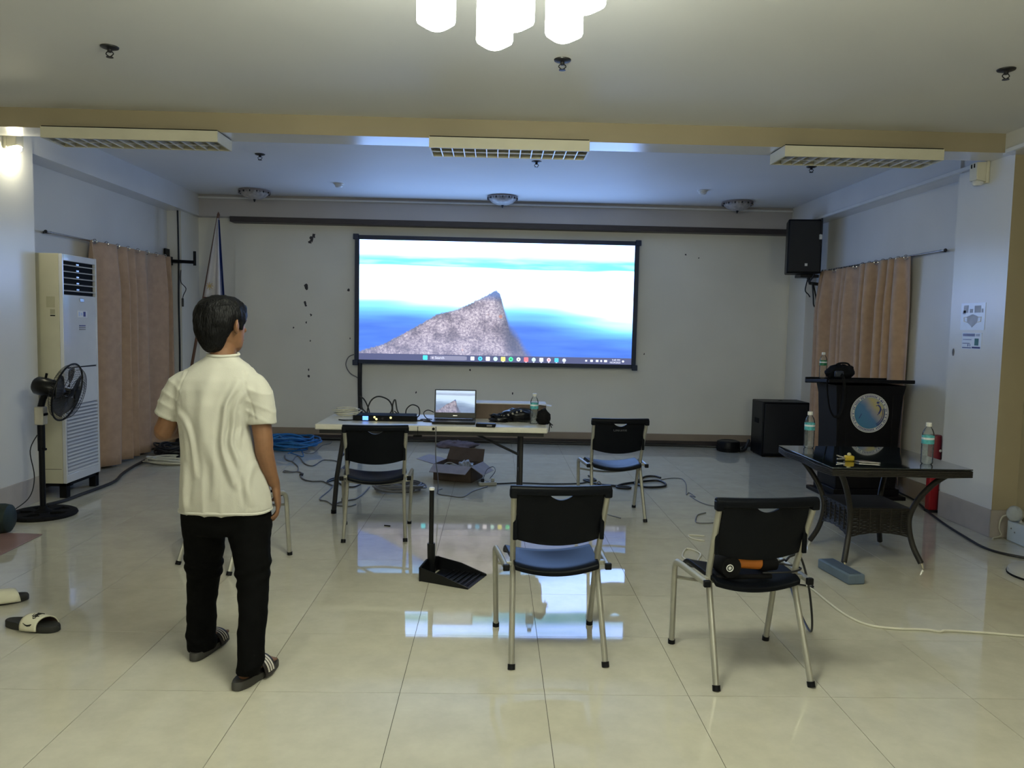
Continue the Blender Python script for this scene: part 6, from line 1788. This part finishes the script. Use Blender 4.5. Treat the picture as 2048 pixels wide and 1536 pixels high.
# fringe swept over the forehead and side burns
hm.loft([[hp(x + math.cos(a) * .0, y + math.sin(a) * h1, z + math.cos(a) * h2) for a in [2 * PI * k / 10 for k in range(10)]] for x, y, z, h1, h2 in [(-.072, .055, .055, .014, .030), (-.04, .083, .062, .014, .030), (0, .092, .064, .014, .030), (.04, .083, .060, .014, .030), (.072, .055, .05, .014, .034)]])
for s in (-1, 1):
    hm.loft([[hp(.076 * s + math.cos(a) * .008, .022 + math.sin(a) * hh, z) for a in [2 * PI * k / 10 for k in range(10)]] for z, hh in [(.05, .04), (.02, .030), (-.006, .015), (-.018, .006)]])
hme = remeshed(hm, 0.006, 3, 0.5)
nv = [None] * len(hme.vertices)
for i, v in enumerate(hme.vertices):
    q = v.co - HC
    k = noise.noise(Vector((q.x * 60, q.y * 60, q.z * 22))) * 0.004 + noise.noise(q * 28) * 0.005
    nv[i] = v.co + v.normal * k
for i, v in enumerate(hme.vertices): v.co = nv[i]
link_mesh('hair', hme, M_hair, PERSON)

# t-shirt
sm = MB()
sm.loft([ell_ring((cx, cy, z), hx, hy, 36, 0.86) for z, cx, cy, hx, hy in [(.693, .006, 0, .190, .124), (.71, .006, 0, .195, .128), (.78, .001, 0, .189, .128), (.85, -.008, 0, .178, .128), (.96, -.024, 0, .157, .126), (1.07, -.038, 0, .150, .122), (1.16, -.030, 0, .168, .118), (1.225, -.021, 0, .195, .106), (1.268, -.020, 0, .186, .092), (1.305, -.018, .004, .148, .078), (1.335, -.013, .008, .116, .068), (1.362, -.008, .011, .070, .062), (1.372, -.007, .012, .064, .060)]])
sm.tube(smoothpath([(.105, 0, 1.262), (.140, 0, 1.225), (.160, -.002, 1.16), (.164, -.004, 1.078)], 4), [.045, .050, .056, .058, .060, .0605, .061, .0605, .060, .060, .0605, .061, .0615], 20)
sm.tube(smoothpath([(-.140, 0, 1.262), (-.178, 0, 1.235), (-.213, 0, 1.175), (-.240, .008, 1.102)], 4), [.045, .050, .056, .058, .060, .0605, .061, .0605, .060, .060, .0605, .061, .0615], 20)
sme = remeshed(sm, 0.006, 8, 0.5)
def ridge(x):                      # soft cloth fold: rounded crest, wider valley
    return (1 - abs(math.sin(x))) ** 1.6
def seg_d(p, a, b):
    dx, dz = b[0] - a[0], b[1] - a[1]
    t_ = max(0, min(1, ((p[0] - a[0]) * dx + (p[1] - a[1]) * dz) / (dx * dx + dz * dz)))
    return math.hypot(p[0] - a[0] - t_ * dx, p[1] - a[1] - t_ * dz), t_
def crease(*pts): return [(q.x, q.y) for q in smoothpath([(x, z, 0) for x, z in pts], 4)]
CREASES = [(crease((.105, 1.27), (.055, 1.17), (.035, 1.05), (.055, .93), (.10, .80)), .013, .016), (crease((.115, 1.22), (.082, 1.12), (.078, 1.0), (.105, .90)), .010, .014),
           (crease((.11, 1.17), (.10, 1.08), (.105, .98)), .008, .010), (crease((.01, 1.34), (-.035, 1.22), (-.05, 1.08), (-.045, .92)), .026, .009),
           (crease((-.165, 1.17), (-.13, 1.08), (-.105, .97), (-.10, .85)), .012, .009), (crease((-.16, 1.11), (-.14, 1.02), (-.135, .92)), .009, .006),
           (crease((-.02, 1.02), (.0, .90), (-.01, .76)), .022, .008), (crease((.15, .92), (.135, .82), (.145, .73)), .012, .010), (crease((-.15, .92), (-.155, .80), (-.15, .72)), .014, .008)]
new = []
for v in sme.vertices:
    c_ = v.co
    x, z = c_.x, c_.z
    back = max(0.0, min(1.0, (0.03 - c_.y) / 0.08))
    torso = max(0.0, min(1.0, (0.135 - abs(x + 0.02)) / 0.05)) if z > 1.06 else 1.0
    wx = x + 0.030 * noise.noise(Vector((x * 5, 1.3, z * 4))) + 0.012 * noise.noise(Vector((x * 13, 4.1, z * 9)))
    k = 0.0
    p_ = (wx, z)
    for poly, w_, am in CREASES:
        best, bt = 9.0, 0.0
        n_ = len(poly) - 1
        for i_ in range(n_):
            d_, t_ = seg_d(p_, poly[i_], poly[i_ + 1])
            if d_ < best: best, bt = d_, (i_ + t_) / n_
        if best < 3.5 * w_:
            k += am * (math.exp(-(best / w_) ** 2) - 0.45 * math.exp(-((best - 1.9 * w_) / (0.9 * w_)) ** 2)) * math.sin(PI * min(1, max(0, bt))) ** 0.7 * back
    # slack cloth near the hem
    q = math.atan2(c_.y, c_.x) * 5 + 1.5 * noise.noise(Vector((x * 3, 0.4, z * 5)))
    k += 0.006 * ridge(q) * max(0, min(1, (0.95 - z) / 0.2))
    # sleeve creases
    if abs(x + 0.02) > 0.135 and z > 1.06:
        q = z * 55 + x * 30 + 2 * noise.noise(Vector((x * 9, c_.y * 9, z * 6)))
        k += 0.0035 * ridge(q)
    k += 0.005 * noise.noise(Vector((c_.x * 7, c_.y * 7, c_.z * 5))) + 0.0018 * noise.noise(Vector((c_.x * 22, c_.y * 22, c_.z * 12)))
    # arm hole seams
    for sx, x0 in ((1, 0.118), (-1, -0.158)):
        d_ = sx * (x - x0) - 0.25 * (1.24 - z)
        if 1.10 < z < 1.31 and abs(d_) < 0.012:
            k -= 0.0035 * math.exp(-(d_ / 0.004) ** 2)
    new.append(c_ + v.normal * k)
for v, q in zip(sme.vertices, new): v.co = q
SHIRT = link_mesh('t_shirt', sme, M_shirt, PERSON)
MB().tube([(-.007 + .063 * math.cos(a), .012 + .059 * math.sin(a), 1.373 + .006 * math.sin(a)) for a in [2 * PI * i / 40 for i in range(40)]], 0.0075, 8, closed=True).build('collar', M_shirt, SHIRT, smooth=True)
MB().tube([(.006 + .1955 * math.copysign(abs(math.cos(a)) ** .86, math.cos(a)), .129 * math.copysign(abs(math.sin(a)) ** .86, math.sin(a)), .703 + .004 * math.sin(3 * a)) for a in [2 * PI * i / 48 for i in range(48)]], 0.006, 6, closed=True).build('hem', M_shirt, SHIRT, smooth=True)

# trousers
pm = MB()
pm.loft([ell_ring((cx, 0, z), hx, hy, 32, .9) for z, cx, hx, hy in [(.60, .004, .165, .105), (.64, .004, .184, .118), (.70, .004, .186, .12), (.78, 0, .165, .112), (.84, 0, .155, .105)]])
def leg(pts):
    pm.loft([ell_ring(c, hx, hy, 24) for c, hx, hy in pts])
leg([((-.09, .0, .70), .095, .11), ((-.098, .015, .62), .092, .105), ((-.106, .04, .54), .086, .098), ((-.121, .075, .42), .076, .086), ((-.134, .095, .33), .070, .078), ((-.144, .107, .24), .0665, .072), ((-.147, .108, .14), .063, .070), ((-.147, .102, .06), .061, .070), ((-.146, .100, .026), .060, .070)])
leg([((.097, .0, .70), .097, .11), ((.106, -.005, .62), .093, .105), ((.120, -.025, .54), .084, .096), ((.142, -.060, .42), .068, .082), ((.152, -.095, .34), .0625, .075), ((.162, -.135, .26), .0585, .070), ((.168, -.175, .17), .055, .067), ((.170, -.195, .105), .054, .066), ((.166, -.215, .060), .046, .045)])
pme = remeshed(pm, 0.008, 4, 0.5)
new = []
for v in pme.vertices:
    c_ = v.co
    k = 0.006 * noise.noise(Vector((c_.x * 8, c_.y * 8, c_.z * 14))) + .003 * noise.noise(Vector((c_.x * 20, c_.y * 20, c_.z * 34)))
    for zc, am in ((.45, .006), (.40, .006), (.07, .005)):
        k += am * math.exp(-((c_.z - zc - .3 * (abs(c_.x) - .12)) / .014) ** 2)
    new.append(c_ + v.normal * k)
for v, q in zip(pme.vertices, new): v.co = q
link_mesh('trousers', pme, M_pants, PERSON)

# slides on the feet
M_stripe = mat('strap_stripe', (.55, .52, .48), rough=.5)
M_sole2 = mat('slide_sole_grey', (.045, .043, .040), rough=.7, var=.15)
M_strapb = mat('slide_strap_black', (.016, .012, .012), rough=.5)
for loc, rz, side in [((-.135, .150, 0), math.radians(-9), -1), ((.170, -.130, 0), math.radians(-16), 1)]:
    e = bpy.data.objects.new('slide_shoe', None); COL.objects.link(e); e.parent = PERSON
    e.location = loc; e.rotation_euler = (0, 0, rz)
    st, fn = slide('worn', e, M_sole2, M_strapb, side, .285, .084, None, .005, .080)
    for k in range(3):
        v = .28 + .22 * k
        MB().tube([fn(u, v, .0035) for u in [i / 20 for i in range(1, 20)]], .0042, 6, flat=.4).build('strap_stripe', M_stripe, e, smooth=True)
